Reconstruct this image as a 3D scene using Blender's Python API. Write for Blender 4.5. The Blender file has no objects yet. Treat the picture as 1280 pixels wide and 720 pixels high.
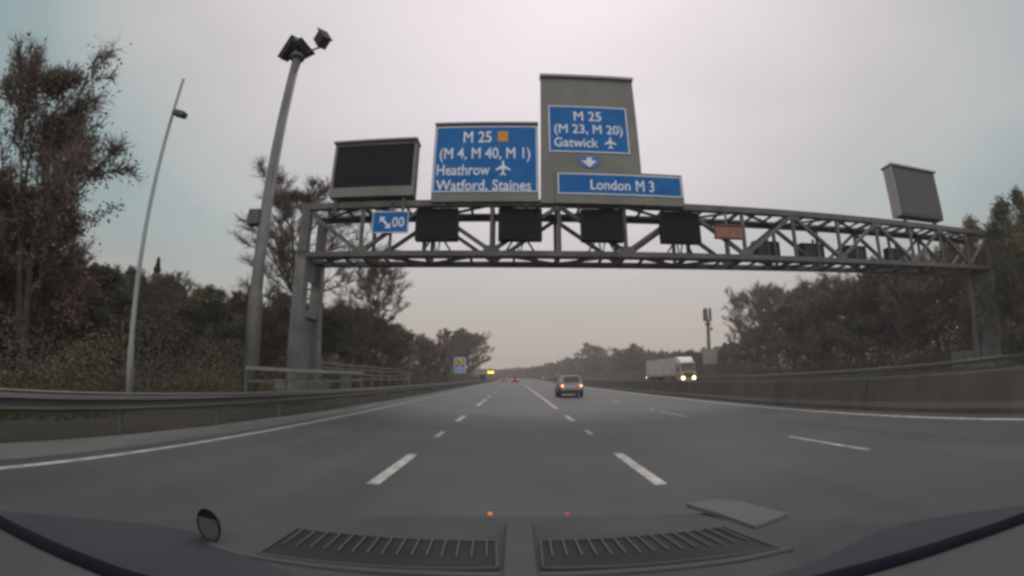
import bpy, bmesh, math, random
from mathutils import Vector, Matrix
R = math.radians
S = bpy.context.scene
COL = S.collection
random.seed(7)

# ------------------------------------------------------------------ materials
def nodes_of(m):
    m.use_nodes = True
    return m.node_tree.nodes, m.node_tree.links

def mat(name, col, rough=.6, var=.18, scale=6, metal=0, bump=0, stretch=None, rand=0, spec=.5, dirt=None, dirt_scale=1.2):
    m = bpy.data.materials.new(name)
    N, L = nodes_of(m)
    b = N['Principled BSDF']
    b.inputs['Roughness'].default_value = rough
    b.inputs['Metallic'].default_value = metal
    b.inputs['Specular IOR Level'].default_value = spec
    tc = N.new('ShaderNodeTexCoord')
    mp = N.new('ShaderNodeMapping')
    L.new(tc.outputs['Object'], mp.inputs['Vector'])
    if stretch: mp.inputs['Scale'].default_value = stretch
    nz = N.new('ShaderNodeTexNoise'); nz.inputs['Scale'].default_value = scale; nz.inputs['Detail'].default_value = 6
    L.new(mp.outputs['Vector'], nz.inputs['Vector'])
    mx = N.new('ShaderNodeMix'); mx.data_type = 'RGBA'
    c = list(col)
    mx.inputs['A'].default_value = [v * (1 - var) for v in c] + [1]
    mx.inputs['B'].default_value = [min(1, v * (1 + var)) for v in c] + [1]
    mr = N.new('ShaderNodeMapRange'); mr.inputs['From Min'].default_value = .3; mr.inputs['From Max'].default_value = .7
    L.new(nz.outputs['Fac'], mr.inputs['Value']); L.new(mr.outputs['Result'], mx.inputs['Factor'])
    out = mx.outputs['Result']
    if dirt:
        n2 = N.new('ShaderNodeTexNoise'); n2.inputs['Scale'].default_value = dirt_scale; n2.inputs['Detail'].default_value = 8
        L.new(mp.outputs['Vector'], n2.inputs['Vector'])
        r2 = N.new('ShaderNodeMapRange'); r2.inputs['From Min'].default_value = .42; r2.inputs['From Max'].default_value = .68
        L.new(n2.outputs['Fac'], r2.inputs['Value'])
        m2 = N.new('ShaderNodeMix'); m2.data_type = 'RGBA'
        L.new(r2.outputs['Result'], m2.inputs['Factor']); L.new(out, m2.inputs['A']); m2.inputs['B'].default_value = list(dirt) + [1]
        out = m2.outputs['Result']
    if rand:
        oi = N.new('ShaderNodeObjectInfo')
        r3 = N.new('ShaderNodeMapRange'); r3.inputs['To Min'].default_value = 1 - rand; r3.inputs['To Max'].default_value = 1 + rand
        L.new(oi.outputs['Random'], r3.inputs['Value'])
        hs = N.new('ShaderNodeHueSaturation'); L.new(out, hs.inputs['Color']); L.new(r3.outputs['Result'], hs.inputs['Value'])
        out = hs.outputs['Color']
    L.new(out, b.inputs['Base Color'])
    if bump:
        bp = N.new('ShaderNodeBump'); bp.inputs['Strength'].default_value = bump; bp.inputs['Distance'].default_value = .02
        L.new(nz.outputs['Fac'], bp.inputs['Height']); L.new(bp.outputs['Normal'], b.inputs['Normal'])
    return m

def emat(name, col, strength, base=(.3, .3, .3)):
    m = bpy.data.materials.new(name)
    N, L = nodes_of(m)
    b = N['Principled BSDF']
    b.inputs['Base Color'].default_value = list(base) + [1]
    b.inputs['Emission Color'].default_value = list(col) + [1]
    b.inputs['Emission Strength'].default_value = strength
    return m

M = {}
def asphalt():
    m = bpy.data.materials.new('asphalt'); N, L = nodes_of(m); b = N['Principled BSDF']
    tc = N.new('ShaderNodeTexCoord')
    # long streaks along the lanes
    mp = N.new('ShaderNodeMapping'); mp.inputs['Scale'].default_value = (1, .018, 1); L.new(tc.outputs['Object'], mp.inputs['Vector'])
    n1 = N.new('ShaderNodeTexNoise'); n1.inputs['Scale'].default_value = .9; n1.inputs['Detail'].default_value = 5; L.new(mp.outputs['Vector'], n1.inputs['Vector'])
    n2 = N.new('ShaderNodeTexNoise'); n2.inputs['Scale'].default_value = .35; n2.inputs['Detail'].default_value = 7; L.new(tc.outputs['Object'], n2.inputs['Vector'])
    n3 = N.new('ShaderNodeTexNoise'); n3.inputs['Scale'].default_value = 60; n3.inputs['Detail'].default_value = 4; L.new(tc.outputs['Object'], n3.inputs['Vector'])
    a = N.new('ShaderNodeMath'); a.operation = 'ADD'; L.new(n1.outputs['Fac'], a.inputs[0]); L.new(n2.outputs['Fac'], a.inputs[1])
    a2 = N.new('ShaderNodeMath'); a2.operation = 'MULTIPLY_ADD'; L.new(n3.outputs['Fac'], a2.inputs[0]); a2.inputs[1].default_value = .55; L.new(a.outputs[0], a2.inputs[2])
    cr = N.new('ShaderNodeValToRGB'); e = cr.color_ramp.elements
    mr = N.new('ShaderNodeMapRange'); mr.inputs['From Min'].default_value = .8; mr.inputs['From Max'].default_value = 1.75; L.new(a2.outputs[0], mr.inputs['Value'])
    L.new(mr.outputs['Result'], cr.inputs['Fac'])
    e[0].color = (.016, .0175, .018, 1); e[1].color = (.082, .0815, .081, 1)
    L.new(cr.outputs['Color'], b.inputs['Base Color'])
    rr = N.new('ShaderNodeMapRange'); rr.inputs['To Min'].default_value = .48; rr.inputs['To Max'].default_value = .70; L.new(n1.outputs['Fac'], rr.inputs['Value']); L.new(rr.outputs['Result'], b.inputs['Roughness'])
    bp = N.new('ShaderNodeBump'); bp.inputs['Strength'].default_value = .2; bp.inputs['Distance'].default_value = .01
    L.new(n3.outputs['Fac'], bp.inputs['Height']); L.new(bp.outputs['Normal'], b.inputs['Normal'])
    return m
M['asphalt'] = asphalt()
M['paint'] = mat('road_paint', (.52, .50, .47), .6, .2, 3, dirt=(.24, .23, .22), dirt_scale=5)
M['paint_worn'] = mat('worn_road_paint', (.40, .39, .37), .7, .25, 3, dirt=(.24, .235, .225), dirt_scale=4)
M['kerb'] = mat('kerb_concrete', (.125, .122, .117), .85, .25, 2, stretch=(1, .15, 1), dirt=(.085, .082, .08))
M['verge'] = mat('verge_soil', (.052, .048, .043), .95, .3, 1.4, bump=.3, spec=.1, dirt=(.044, .042, .034), dirt_scale=.35)
M['grass'] = mat('grass_blades', (.115, .112, .065), .9, .4, 1.5, spec=.05)
M['concrete'] = mat('barrier_concrete', (.108, .096, .083), .85, .22, 1.5, bump=.1, stretch=(1, 1.0, .25), dirt=(.085, .076, .066), dirt_scale=.9)
M['wall'] = mat('pale_concrete', (.21, .205, .18), .85, .2, 1.5, dirt=(.13, .125, .11))
M['galv'] = mat('galvanised_steel', (.19, .19, .18), .55, .22, 2.5, metal=.25, dirt=(.11, .105, .10), dirt_scale=1.5)
M['rail'] = mat('guardrail_steel', (.105, .102, .098), .6, .25, 2, metal=.2, stretch=(1, .15, 1), dirt=(.062, .058, .055), dirt_scale=2)
M['gantry'] = mat('gantry_steel', (.10, .10, .095), .6, .2, 2, metal=.2, dirt=(.065, .063, .06), dirt_scale=1.5)
M['gantry_leg'] = mat('gantry_leg_steel', (.155, .16, .158), .6, .2, 1.5, metal=.2, dirt=(.10, .10, .097), dirt_scale=1)
M['board'] = mat('sign_backing_grey', (.155, .155, .14), .6, .12, .8, dirt=(.125, .125, .113), dirt_scale=.6)
M['hood'] = mat('sign_top_grey', (.30, .295, .28), .6, .12, 2)
M['blue'] = mat('sign_blue', (.003, .105, .345), .6, .12, 1.5, spec=.2, dirt=(.006, .135, .37), dirt_scale=.9)
M['white'] = mat('sign_white', (.66, .68, .74), .5, .12, 3)
M['orange'] = mat('sign_orange', (.52, .20, .015), .5, .1, 3)
M['yellow'] = mat('sign_yellow', (.80, .46, .03), .5, .1, 3)
M['signal'] = mat('signal_black', (.018, .017, .021), .8, .25, 3, spec=.2)
M['vms'] = mat('vms_face', (.012, .011, .016), .85, .3, 5, spec=.15)
M['vmsback'] = mat('vms_back_grey', (.066, .072, .072), .7, .15, 2, dirt=(.052, .056, .056))
M['red_box'] = mat('faded_red', (.24, .085, .07), .6, .2, 3)
M['timber'] = mat('weathered_timber', (.19, .165, .125), .85, .3, 4, stretch=(3, .3, 3))
M['bark'] = mat('bark', (.085, .075, .067), .95, .35, 5, bump=.4, rand=.2)
M['bark_pale'] = mat('pale_bark', (.33, .31, .27), .9, .3, 6, rand=.1)
M['twig'] = mat('bare_twigs', (.150, .120, .107), .95, .3, 2, rand=.2, spec=.05)
M['leaf_brown'] = mat('brown_leaves', (.185, .132, .098), .95, .4, .7, rand=.2, spec=.05)
M['leaf_green'] = mat('dark_green_leaves', (.122, .122, .080), .95, .4, .6, rand=.2, spec=.05)
M['leaf_rust'] = mat('rusty_leaves', (.190, .124, .094), .95, .4, .7, rand=.2, spec=.05)
M['scrub'] = mat('scrub_leaves', (.145, .122, .088), .95, .35, .3, spec=.05)
M['far_wood'] = mat('far_wood_leaves', (.150, .115, .094), .95, .35, .12, spec=.05)
M['tyre'] = mat('tyre_rubber', (.02, .02, .02), .8, .2, 8)
M['rim'] = mat('alloy', (.25, .25, .26), .4, .1, 5, metal=.7)
M['silver'] = mat('silver_paint', (.30, .30, .315), .32, .08, 2, metal=.55, dirt=(.20, .195, .19), dirt_scale=2)
M['red_paint'] = mat('red_paint', (.28, .015, .02), .35, .1, 2)
M['dark_paint'] = mat('dark_blue_paint', (.03, .03, .07), .4, .15, 2)
M['white_paint'] = mat('white_paint', (.55, .55, .55), .4, .08, 2)
M['glass'] = mat('dark_glass', (.035, .038, .04), .10, .1, 2)
M['plastic'] = mat('dark_plastic', (.035, .034, .036), .6, .2, 6)
M['plate'] = mat('number_plate', (.30, .27, .16), .5, .05, 2)
M['trailer'] = mat('trailer_cream', (.54, .50, .43), .5, .1, .6, dirt=(.42, .385, .33), dirt_scale=.5)
M['cab'] = mat('cab_paint', (.36, .29, .20), .4, .1, 1, dirt=(.26, .21, .14))
M['cabroof'] = mat('cab_roof', (.74, .74, .73), .4, .08, 1)
M['dash'] = mat('dash_reflection', (.054, .057, .058), .8, .16, 9, spec=.3, dirt=(.074, .074, .073), dirt_scale=5)
M['dash_dark'] = mat('dash_plastic_dark', (.033, .037, .045), .75, .14, 6, spec=.3)
M['dash_light'] = mat('dash_plastic_light', (.066, .070, .071), .8, .16, 5, spec=.3)
M['vent'] = mat('vent_cavity', (.034, .036, .039), .9, .25, 6, spec=.2)
M['slat'] = mat('vent_slat', (.066, .068, .07), .7, .1, 8)
M['seal'] = mat('seal_rubber', (.006, .004, .012), .8, .2, 9, spec=.15)
M['tail'] = emat('tail_light_glow', (1, .10, .03), .9, (.4, .03, .02))
M['tail_core'] = emat('tail_bulb_glow', (1, .40, .18), 3.4)
M['brake'] = emat('brake_light_glow', (1, .03, .06), 2.5, (.4, .02, .02))
M['head'] = emat('headlight_glow', (1, .70, .36), 7)
M['head_white'] = emat('headlight_white_glow', (1, .95, .9), 14)
M['amber'] = emat('amber_sign_glow', (1, .72, .05), 2.6, (.5, .35, .02))
M['dot_orange'] = emat('reflected_lamp_glow', (1, .28, .05), .45, (.3, .1, .02))
M['dot_red'] = emat('reflected_red_lamp_glow', (1, .15, .1), .14, (.3, .05, .05))

# ------------------------------------------------------------------ mesh builder
class MB:
    def __init__(s): s.v = []; s.f = []
    def add(s, vs, fs):
        o = len(s.v); s.v += [Vector(v) for v in vs]; s.f += [tuple(i + o for i in f) for f in fs]; return s
    def box(s, c, d, rot=None):
        x, y, z = [q / 2 for q in d]
        vs = [Vector((a * x, b * y, e * z)) for a in (-1, 1) for b in (-1, 1) for e in (-1, 1)]
        if rot is not None: vs = [rot @ v for v in vs]
        return s.add([v + Vector(c) for v in vs], [(0, 1, 3, 2), (4, 6, 7, 5), (0, 4, 5, 1), (2, 3, 7, 6), (0, 2, 6, 4), (1, 5, 7, 3)])
    def bar(s, p, q, w, h=None, up=(0, 0, 1)):
        p, q = Vector(p), Vector(q); d = q - p; l = d.length; d.normalize()
        u = Vector(up)
        if abs(d.dot(u)) > .95: u = Vector((0, 1, 0))
        sd = d.cross(u).normalized(); u = sd.cross(d)
        rot = Matrix((sd, d, u)).transposed()
        return s.box((p + q) / 2, (w, l, h or w), rot)
    def tube(s, pts, rad, n=8, cap=True):
        pts = [Vector(p) for p in pts]; o = len(s.v); k = len(pts)
        if not hasattr(rad, '__len__'): rad = [rad] * k
        ref = None
        for i, p in enumerate(pts):
            d = (pts[min(i + 1, k - 1)] - pts[max(i - 1, 0)]).normalized()
            if ref is None:
                ref = Vector((1, 0, 0)) if abs(d.x) < .8 else Vector((0, 1, 0))
            a = (ref - d * ref.dot(d)).normalized(); b = d.cross(a); ref = a
            for j in range(n):
                t = 2 * math.pi * j / n
                s.v.append(p + (a * math.cos(t) + b * math.sin(t)) * rad[i])
        for i in range(k - 1):
            for j in range(n):
                s.f.append((o + i * n + j, o + i * n + (j + 1) % n, o + (i + 1) * n + (j + 1) % n, o + (i + 1) * n + j))
        if cap:
            s.f.append(tuple(o + j for j in reversed(range(n)))); s.f.append(tuple(o + (k - 1) * n + j for j in range(n)))
        return s
    def prism(s, poly, y0, y1):          # poly in (x, z), thickness along y
        n = len(poly); vs = [(x, y0, z) for x, z in poly] + [(x, y1, z) for x, z in poly]
        fs = [tuple(range(n)), tuple(reversed(range(n, 2 * n)))] + [(i, i + n, (i + 1) % n + n, (i + 1) % n) for i in range(n)]
        return s.add(vs, fs)
    def extrude_y(s, prof, y0, y1, seg=1, closed=True):      # profile in (x, z) along the road
        n = len(prof); o = len(s.v)
        for k in range(seg + 1):
            y = y0 + (y1 - y0) * k / seg
            s.v += [Vector((x, y, z)) for x, z in prof]
        for k in range(seg):
            for i in range(n if closed else n - 1):
                j = (i + 1) % n
                s.f.append((o + k * n + i, o + (k + 1) * n + i, o + (k + 1) * n + j, o + k * n + j))
        if closed:
            s.f.append(tuple(o + i for i in range(n))); s.f.append(tuple(o + seg * n + i for i in reversed(range(n))))
        return s
    def rings(s, rs, cap=True):
        o = len(s.v); n = len(rs[0])
        for r in rs: s.v += [Vector(p) for p in r]
        for i in range(len(rs) - 1):
            for j in range(n):
                s.f.append((o + i * n + j, o + i * n + (j + 1) % n, o + (i + 1) * n + (j + 1) % n, o + (i + 1) * n + j))
        if cap:
            s.f.append(tuple(o + j for j in reversed(range(n)))); s.f.append(tuple(o + (len(rs) - 1) * n + j for j in range(n)))
        return s
    def mesh(s, name, m, smooth=False, off=(0, 0, 0)):
        me = bpy.data.meshes.new(name); off = Vector(off)
        me.from_pydata([v - off for v in s.v], [], s.f); me.materials.append(m)
        if smooth: me.polygons.foreach_set('use_smooth', [True] * len(me.polygons))
        me.update(); return me

def fixn(me):
    bm = bmesh.new(); bm.from_mesh(me); bmesh.ops.recalc_face_normals(bm, faces=bm.faces); bm.to_mesh(me); bm.free()
def obj(name, mb, m, parent=None, smooth=False, bevel=0, world=True, seg=1):
    off = parent_loc(parent) if (parent is not None and world) else (0, 0, 0)
    me = mb.mesh(name, m, smooth, off)
    if len(me.polygons) < 4000 : fixn(me)
    if bevel:
        bm = bmesh.new(); bm.from_mesh(me)
        es = [e for e in bm.edges if len(e.link_faces) == 2 and e.calc_face_angle(0) > .5]
        bmesh.ops.bevel(bm, geom=es, offset=bevel, segments=seg, affect='EDGES', profile=.5, clamp_overlap=True); bm.to_mesh(me); bm.free()
    o = bpy.data.objects.new(name, me); COL.objects.link(o)
    if parent is not None: o.parent = parent
    return o
def parent_loc(p):
    v = Vector((0, 0, 0))
    while p is not None: v += p.location; p = p.parent
    return v
def tag(o, label=None, cat=None, group=None, kind=None):
    if label: o['label'] = label
    if cat: o['category'] = cat
    if group: o['group'] = group
    if kind: o['kind'] = kind
    return o
def thing(name, label, cat, loc=(0, 0, 0), group=None):
    o = bpy.data.objects.new(name, None); COL.objects.link(o); o.location = loc; o.empty_display_size = .3
    return tag(o, label, cat, group)
def struct(name, mb, m, smooth=False): return tag(obj(name, mb, m, smooth=smooth), kind='structure')
def copy_tree(o, parent=None):
    c = o.copy(); COL.objects.link(c); c.parent = parent
    for ch in list(o.children): copy_tree(ch, c)
    return c

def text(name, body, x0, x1, zc, h, y, m, parent, slant=0):
    cu = bpy.data.curves.new(name, 'FONT'); cu.body = body; cu.size = 1; cu.align_x = 'LEFT'; cu.extrude = .002; cu.bevel_depth = .014; cu.bevel_resolution = 0; cu.resolution_u = 3
    t = bpy.data.objects.new(name + '_tmp', cu); COL.objects.link(t)
    dg = bpy.context.evaluated_depsgraph_get(); me = bpy.data.meshes.new_from_object(t.evaluated_get(dg))
    bpy.data.objects.remove(t)
    xs = [v.co.x for v in me.vertices]; ax, bx = min(xs), max(xs)
    cap = .72; off = parent_loc(parent)
    for v in me.vertices:
        x = x0 + (v.co.x - ax) / (bx - ax) * (x1 - x0); z = zc - h / 2 + v.co.y / cap * h; v.co.z *= .3
        v.co = Vector((x + slant * (z - zc), y - v.co.z - .006, z)) - off
    me.materials.clear(); me.materials.append(m); me.name = name
    o = bpy.data.objects.new(name, me); COL.objects.link(o); o.parent = parent
    return o

# ------------------------------------------------------------------ camera: wide dashcam lens (equidistant)
F_PX, PITCH, YAW, ROLL = 606.18, .1835, -.0063, -.0064
def unrot(v):
    x, y, z = v
    c, s = math.cos(ROLL), math.sin(ROLL); x, z = c * x + s * z, -s * x + c * z
    c, s = math.cos(PITCH), math.sin(PITCH); y, z = c * y - s * z, s * y + c * z
    c, s = math.cos(YAW), math.sin(YAW); x, y = c * x + s * y, -s * x + c * y
    return Vector((x, y, z))
cd = bpy.data.cameras.new('dashcam'); cam = bpy.data.objects.new('dashcam', cd); COL.objects.link(cam); S.camera = cam
rt, up, fw = unrot((1, 0, 0)), unrot((0, 0, 1)), unrot((0, 1, 0))
mw = Matrix((rt, up, -fw)).transposed().to_4x4(); mw.translation = (0, 0, 1.4); cam.matrix_world = mw
cd.type = 'PANO'; cd.sensor_fit = 'HORIZONTAL'; cd.sensor_width = 36; cd.sensor_height = 20.25
cd.clip_start = .03; cd.clip_end = 6000
cc = cd.cycles if hasattr(cd, "cycles") else cd
cc.panorama_type = 'FISHEYE_LENS_POLYNOMIAL'; cc.fisheye_fov = R(170)
cc.fisheye_polynomial_k0 = 0; cc.fisheye_polynomial_k1 = -1 / (F_PX / 1280 * 36)
cc.fisheye_polynomial_k2 = 0; cc.fisheye_polynomial_k3 = 0; cc.fisheye_polynomial_k4 = 0

# ------------------------------------------------------------------ ground, road, markings
def terrain():
    mb = MB(); rnd = random.Random(3)
    xs = [-2500, -900, -400, -200, -120, -80, -60, -45, -36, -30, -26, -22, -18, -15, -12, -10, -8.4, -7.4, -6.6, -6.2, 10.0, 10.4, 11.6, 27.8, 28.6, 30, 32, 36, 40, 46, 54, 64, 80, 120, 200, 400, 900, 2500]
    ys = [-300, -100, -60, -40] + [-30 + 4 * i for i in range(60)] + [220, 240, 270, 300, 350, 400, 500, 700, 1000, 1800, 4000]
    def hz(x, y):
        if -6.3 < x < 28.0: return -.03
        if x <= -6.3:
            d = -6.3 - x; z = .02 + .04 * min(d, 3) + max(0, min(d - 5, 14)) * .16
        else:
            d = x - 28; z = .02 + .05 * min(d, 3) + max(0, min(d - 6, 14)) * .09
        if y > 300: z *= max(0, 1 - (y - 300) / 200)
        if abs(d) > 1.5: z += rnd.uniform(-.10, .10)
        return z
    g = [[(x, y, hz(x, y)) for x in xs] for y in ys]
    n = len(xs)
    mb.v = [Vector(p) for r in g for p in r]
    mb.f = [(j * n + i, j * n + i + 1, (j + 1) * n + i + 1, (j + 1) * n + i) for j in range(len(ys) - 1) for i in range(n - 1)]
    return mb
struct('ground', terrain(), M['verge'], smooth=True)
def strip(mb, x0, x1, y0, y1, z): return mb.add([(x0, y0, z), (x1, y0, z), (x1, y1, z), (x0, y1, z)], [(0, 1, 2, 3)])
struct('road', strip(MB(), -6.15, 10.35, -60, 900, 0), M['asphalt'])
struct('opposite_road', strip(MB(), 11.0, 27.7, -60, 900, 0), M['asphalt'])
kb = MB(); kb.extrude_y([(-6.5, -.02), (-6.5, .05), (-6.2, .05), (-5.78, .005), (-5.78, -.02)], -60, 400, 40)
struct('drainage_kerb', kb, M['kerb'])
Z1 = .004
mk = MB(); mw_ = MB()
strip(mw_, -5.475, -5.35, -60, 600, Z1); strip(mk, 9.34, 9.54, -60, 600, Z1)
def dashes(x, lst, w=.16, start=None, mb=mk):
    for a, b in lst: strip(mb, x - w / 2, x + w / 2, a, b, Z1)
    if start:
        y = start
        while y < 400: strip(mb, x - w / 2, x + w / 2, y, y + 2.2, Z1); y += 9
    y = -3
    while y > -50: strip(mb, x - w / 2, x + w / 2, y - 2.2, y, Z1); y -= 9
dashes(-1.755, [(5.86, 8.4), (14.95, 17.1), (23.0, 26.3), (27.3, 30.2)], .17, 33)
dashes(1.852, [(5.9, 8.6), (15.3, 17.4), (21.3, 82)], .17, 87)
struct('lane_markings', mk, M['paint'])
for x, a, b in [(-1.755, 10.9, 12.0), (1.852, 11.6, 12.55), (5.62, 19.0, 19.7)]: strip(mw_, x - .055, x + .055, a, b, Z1)
dashes(5.62, [(6.3, 8.9), (15.45, 18.3), (25.4, 28.3)], .12, 34, mw_)
strip(mw_, 27.1, 27.3, -60, 600, Z1); strip(mw_, 12.0, 12.2, -60, 600, Z1)
dashes(15.8, [], .12, 2, mw_); dashes(19.6, [], .12, 2, mw_); dashes(23.4, [], .12, 2, mw_)
struct('worn_lane_markings', mw_, M['paint_worn'])

# grass on the verges
def grass():
    mb = MB(); rnd = random.Random(11)
    def tuft(x, y, z, h):
        for _ in range(4):
            a = rnd.uniform(0, 6.28); w = rnd.uniform(.01, .028); dx, dy = math.cos(a), math.sin(a)
            l = rnd.uniform(.1, .35) * h; b = rnd.uniform(0, 6.28)
            tx, ty = x + math.cos(b) * l, y + math.sin(b) * l
            mb.add([(x - dx * w, y - dy * w, z), (x + dx * w, y + dy * w, z), (tx, ty, z + h * rnd.uniform(.6, 1.1))], [(0, 1, 2)])
    for _ in range(30000):
        y = -12 + 130 * rnd.random() ** 1.5; x = rnd.uniform(-13, -8.2)
        d = -6.3 - x; z = .02 + .04 * min(d, 3) + max(0, d - 5) * .16 - .06
        tuft(x, y, z, rnd.uniform(.12, .38) * (1.4 if x < -9.5 else 1))
    for _ in range(5000):
        y = -5 + 130 * rnd.random() ** 1.3; x = rnd.uniform(29, 36)
        tuft(x, y, .1, rnd.uniform(.2, .6))
    return mb
tag(obj('verge_grass', grass(), M['grass']), 'rough yellowish grass growing on the verges behind the guardrails', 'grass', kind='stuff')

# ------------------------------------------------------------------ barriers and fences
gr = thing('guardrail', 'grey corrugated steel guardrail along the edge beside lane one', 'guardrail', (-6.55, 0, 0))
prof = [(-6.60, .44), (-6.53, .46), (-6.50, .50), (-6.56, .555), (-6.56, .595), (-6.50, .65), (-6.53, .70), (-6.60, .735),
        (-6.615, .735), (-6.55, .69), (-6.525, .65), (-6.58, .60), (-6.58, .55), (-6.525, .50), (-6.55, .455), (-6.615, .44)]
obj('beam', MB().extrude_y(prof, -30, 420, 60), M['rail'], gr)
obj('sky_sheen_lip', MB().extrude_y([(-6.615, .737), (-6.615, .752), (-6.555, .752), (-6.555, .737)], -30, 420, 60), M['hood'], gr)  # pale strip added on top: the rail's sky sheen put into colour
pm = None
for i in range(60):
    y = -16 + 3.2 * i
    if pm is None:
        p = obj('post', MB().box((-6.67, y, .33), (.11, .06, .72)), M['gantry'], gr); pm = p; y0 = y
    else:
        p = pm.copy(); COL.objects.link(p); p.parent = gr; p.location = (0, y - y0, 0)
cb = thing('central_barrier', 'stained concrete step barrier along the central reservation', 'barrier', (10.7, 0, 0))
cprof = [(10.40, -.03), (10.40, .10), (10.50, .25), (10.58, .90), (10.60, .945), (10.76, .945), (10.78, .90), (10.92, .25), (11.02, .10), (11.02, -.03)]
y = -30.0
cbm = MB()
while y < 500:
    L_ = 6 if y < 150 else 50
    cbm.extrude_y(cprof, y, y + L_ - .04); y += L_
obj('concrete_body', cbm, M['concrete'], cb)
fr = thing('guardrail', 'far grey steel guardrail edging the opposite carriageway below the right wood', 'guardrail', (31, 0, 0))
prof2 = [(31 - .05 + (x + 6.55) * -1, z + .15) for x, z in prof]
obj('beam', MB().extrude_y(prof2, -10, 420, 40), M['rail'], fr)
p0 = obj('post', MB().box((31.08, 4, .44), (.11, .06, .9)), M['galv'], fr)
for i in range(1, 60):
    p = p0.copy(); COL.objects.link(p); p.parent = fr; p.location = (0, 3.2 * i, 0)
w = thing('retaining_wall', 'pale concrete retaining wall behind the far guardrail', 'wall', (34, 15, 0))
wm = MB()
for i in range(9): wm.box((34.1, 1.6 + i * 3.0, .66), (.3, 2.98, 1.5))
obj('wall_panel', wm, M['wall'], w, bevel=.02)
wc = MB(); wc.box((34.1, 13.6, 1.45), (.4, 27, .08)); obj('coping', wc, M['hood'], w)

tf = thing('timber_fence', 'weathered four rail timber fence on the verge past the gantry leg', 'fence', (-10, 24, 0))
for k, z in enumerate((.95, 1.25, 1.55, 1.8)):
    m_ = MB(); rn = random.Random(k); pts = [(-10 + rn.uniform(-.04, .04), 24 + i * 2.4, z + .05 + rn.uniform(-.05, .05)) for i in range(9)]
    for a, b in zip(pts[:-1], pts[1:]): m_.bar(a, b, .05, .10)
    obj('rail', m_, M['timber'], tf)
p0 = obj('post', MB().box((-10.08, 24, 1.0), (.12, .12, 2.0)), M['timber'], tf)
for i in range(1, 9):
    p = p0.copy(); COL.objects.link(p); p.parent = tf; p.location = (0, 2.4 * i, 0)
hr = thing('handrail', 'pale steel handrail in front of the gantry leg', 'handrail', (-8.7, 15, 0))
obj('top_rail', MB().bar((-8.7, 14.2, 1.36), (-8.7, 27, 1.42), .07, .12), M['hood'], hr)
obj('lower_rail', MB().bar((-8.7, 14.2, .92), (-8.7, 27, .98), .05, .08), M['galv'], hr)
for yy in (14.3, 17.4, 20.5, 23.6, 26.8): obj('post', MB().box((-8.78, yy, .68), (.07, .07, 1.4)), M['galv'], hr)
cbx = thing('roadside_cabinet', 'grey green equipment cabinet on the verge beside the gantry leg', 'cabinet', (-9.3, 25, 0))
obj('body', MB().box((-9.3, 25, .72), (.6, 1.5, 1.3)), M['vmsback'], cbx, bevel=.02)
obj('lid', MB().box((-9.3, 25, 1.40), (.68, 1.58, .06)), M['hood'], cbx)
obj('door', MB().box((-8.99, 25, .75), (.03, 1.3, 1.1)), M['galv'], cbx, bevel=.01)

# ------------------------------------------------------------------ gantry
YF, YB, ZB, ZT = 21.0, 23.1, 6.85, 9.25
XL, XR = -10.25, 32.6
ga = thing('sign_gantry', 'long grey lattice steel gantry spanning both carriageways', 'gantry', (XL, 22, 0))
for nm, yy, zz, s_ in (('bottom_chord', YF, ZB, .26), ('bottom_chord', YB, ZB, .26), ('top_chord', YF, ZT, .32), ('top_chord', YB, ZT, .30)):
    obj(nm, MB().box(((XL + XR) / 2, yy, zz), (XR - XL + .4, s_, s_)), M['gantry'], ga, bevel=.02)
PAN = 14; dx = (XR - XL) / PAN
brace = MB()
for i in range(PAN + 1):
    x = XL + i * dx
    for yy in (YF, YB): obj('vertical', MB().box((x, yy, (ZB + ZT) / 2 - .01), (.17, .14, ZT - ZB - .30)), M['gantry'], ga)
    for zz in (ZB, ZT): brace.box((x, (YF + YB) / 2, zz), (.17, YB - YF - .30, .15))
    if i < PAN:
        for yy in (YF, YB):
            a, b = ((x, yy, ZT - .12), (x + dx, yy, ZB + .12)) if i % 2 == 0 else ((x, yy, ZB + .12), (x + dx, yy, ZT - .12))
            obj('diagonal', MB().bar(a, b, .16, .21, up=(0, 1, 0)), M['gantry'], ga)
        for zz in (ZB + .02, ZT - .02):
            a, b = ((x, YF + .12, zz), (x + dx, YB - .12, zz)) if i % 2 else ((x, YB - .12, zz), (x + dx, YF + .12, zz))
            brace.bar(a, b, .15, .09)
            for q in (.33, .67): brace.box((x + dx * q, (YF + YB) / 2, zz - .01), (.12, YB - YF - .30, .08))
obj('cross_bracing', brace, M['gantry'], ga)
for i in range(1, PAN):
    zz = ZB if i % 2 else ZT
    obj('gusset_plate', MB().box((XL + i * dx, YF - .12, zz + (.12 if i % 2 else -.12)), (.72, .03, .5)), M['gantry'], ga)
wk = MB(); wk.box(((XL + XR) / 2, (YF + YB) / 2, ZB + .13), (XR - XL, .62, .05)); obj('walkway', wk, M['gantry'], ga)
cab_ = MB(); cab_.box(((XL + XR) / 2, YB - .25, ZT + .04), (XR - XL - 1, .3, .12)); obj('cable_tray', cab_, M['gantry'], ga)
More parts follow.
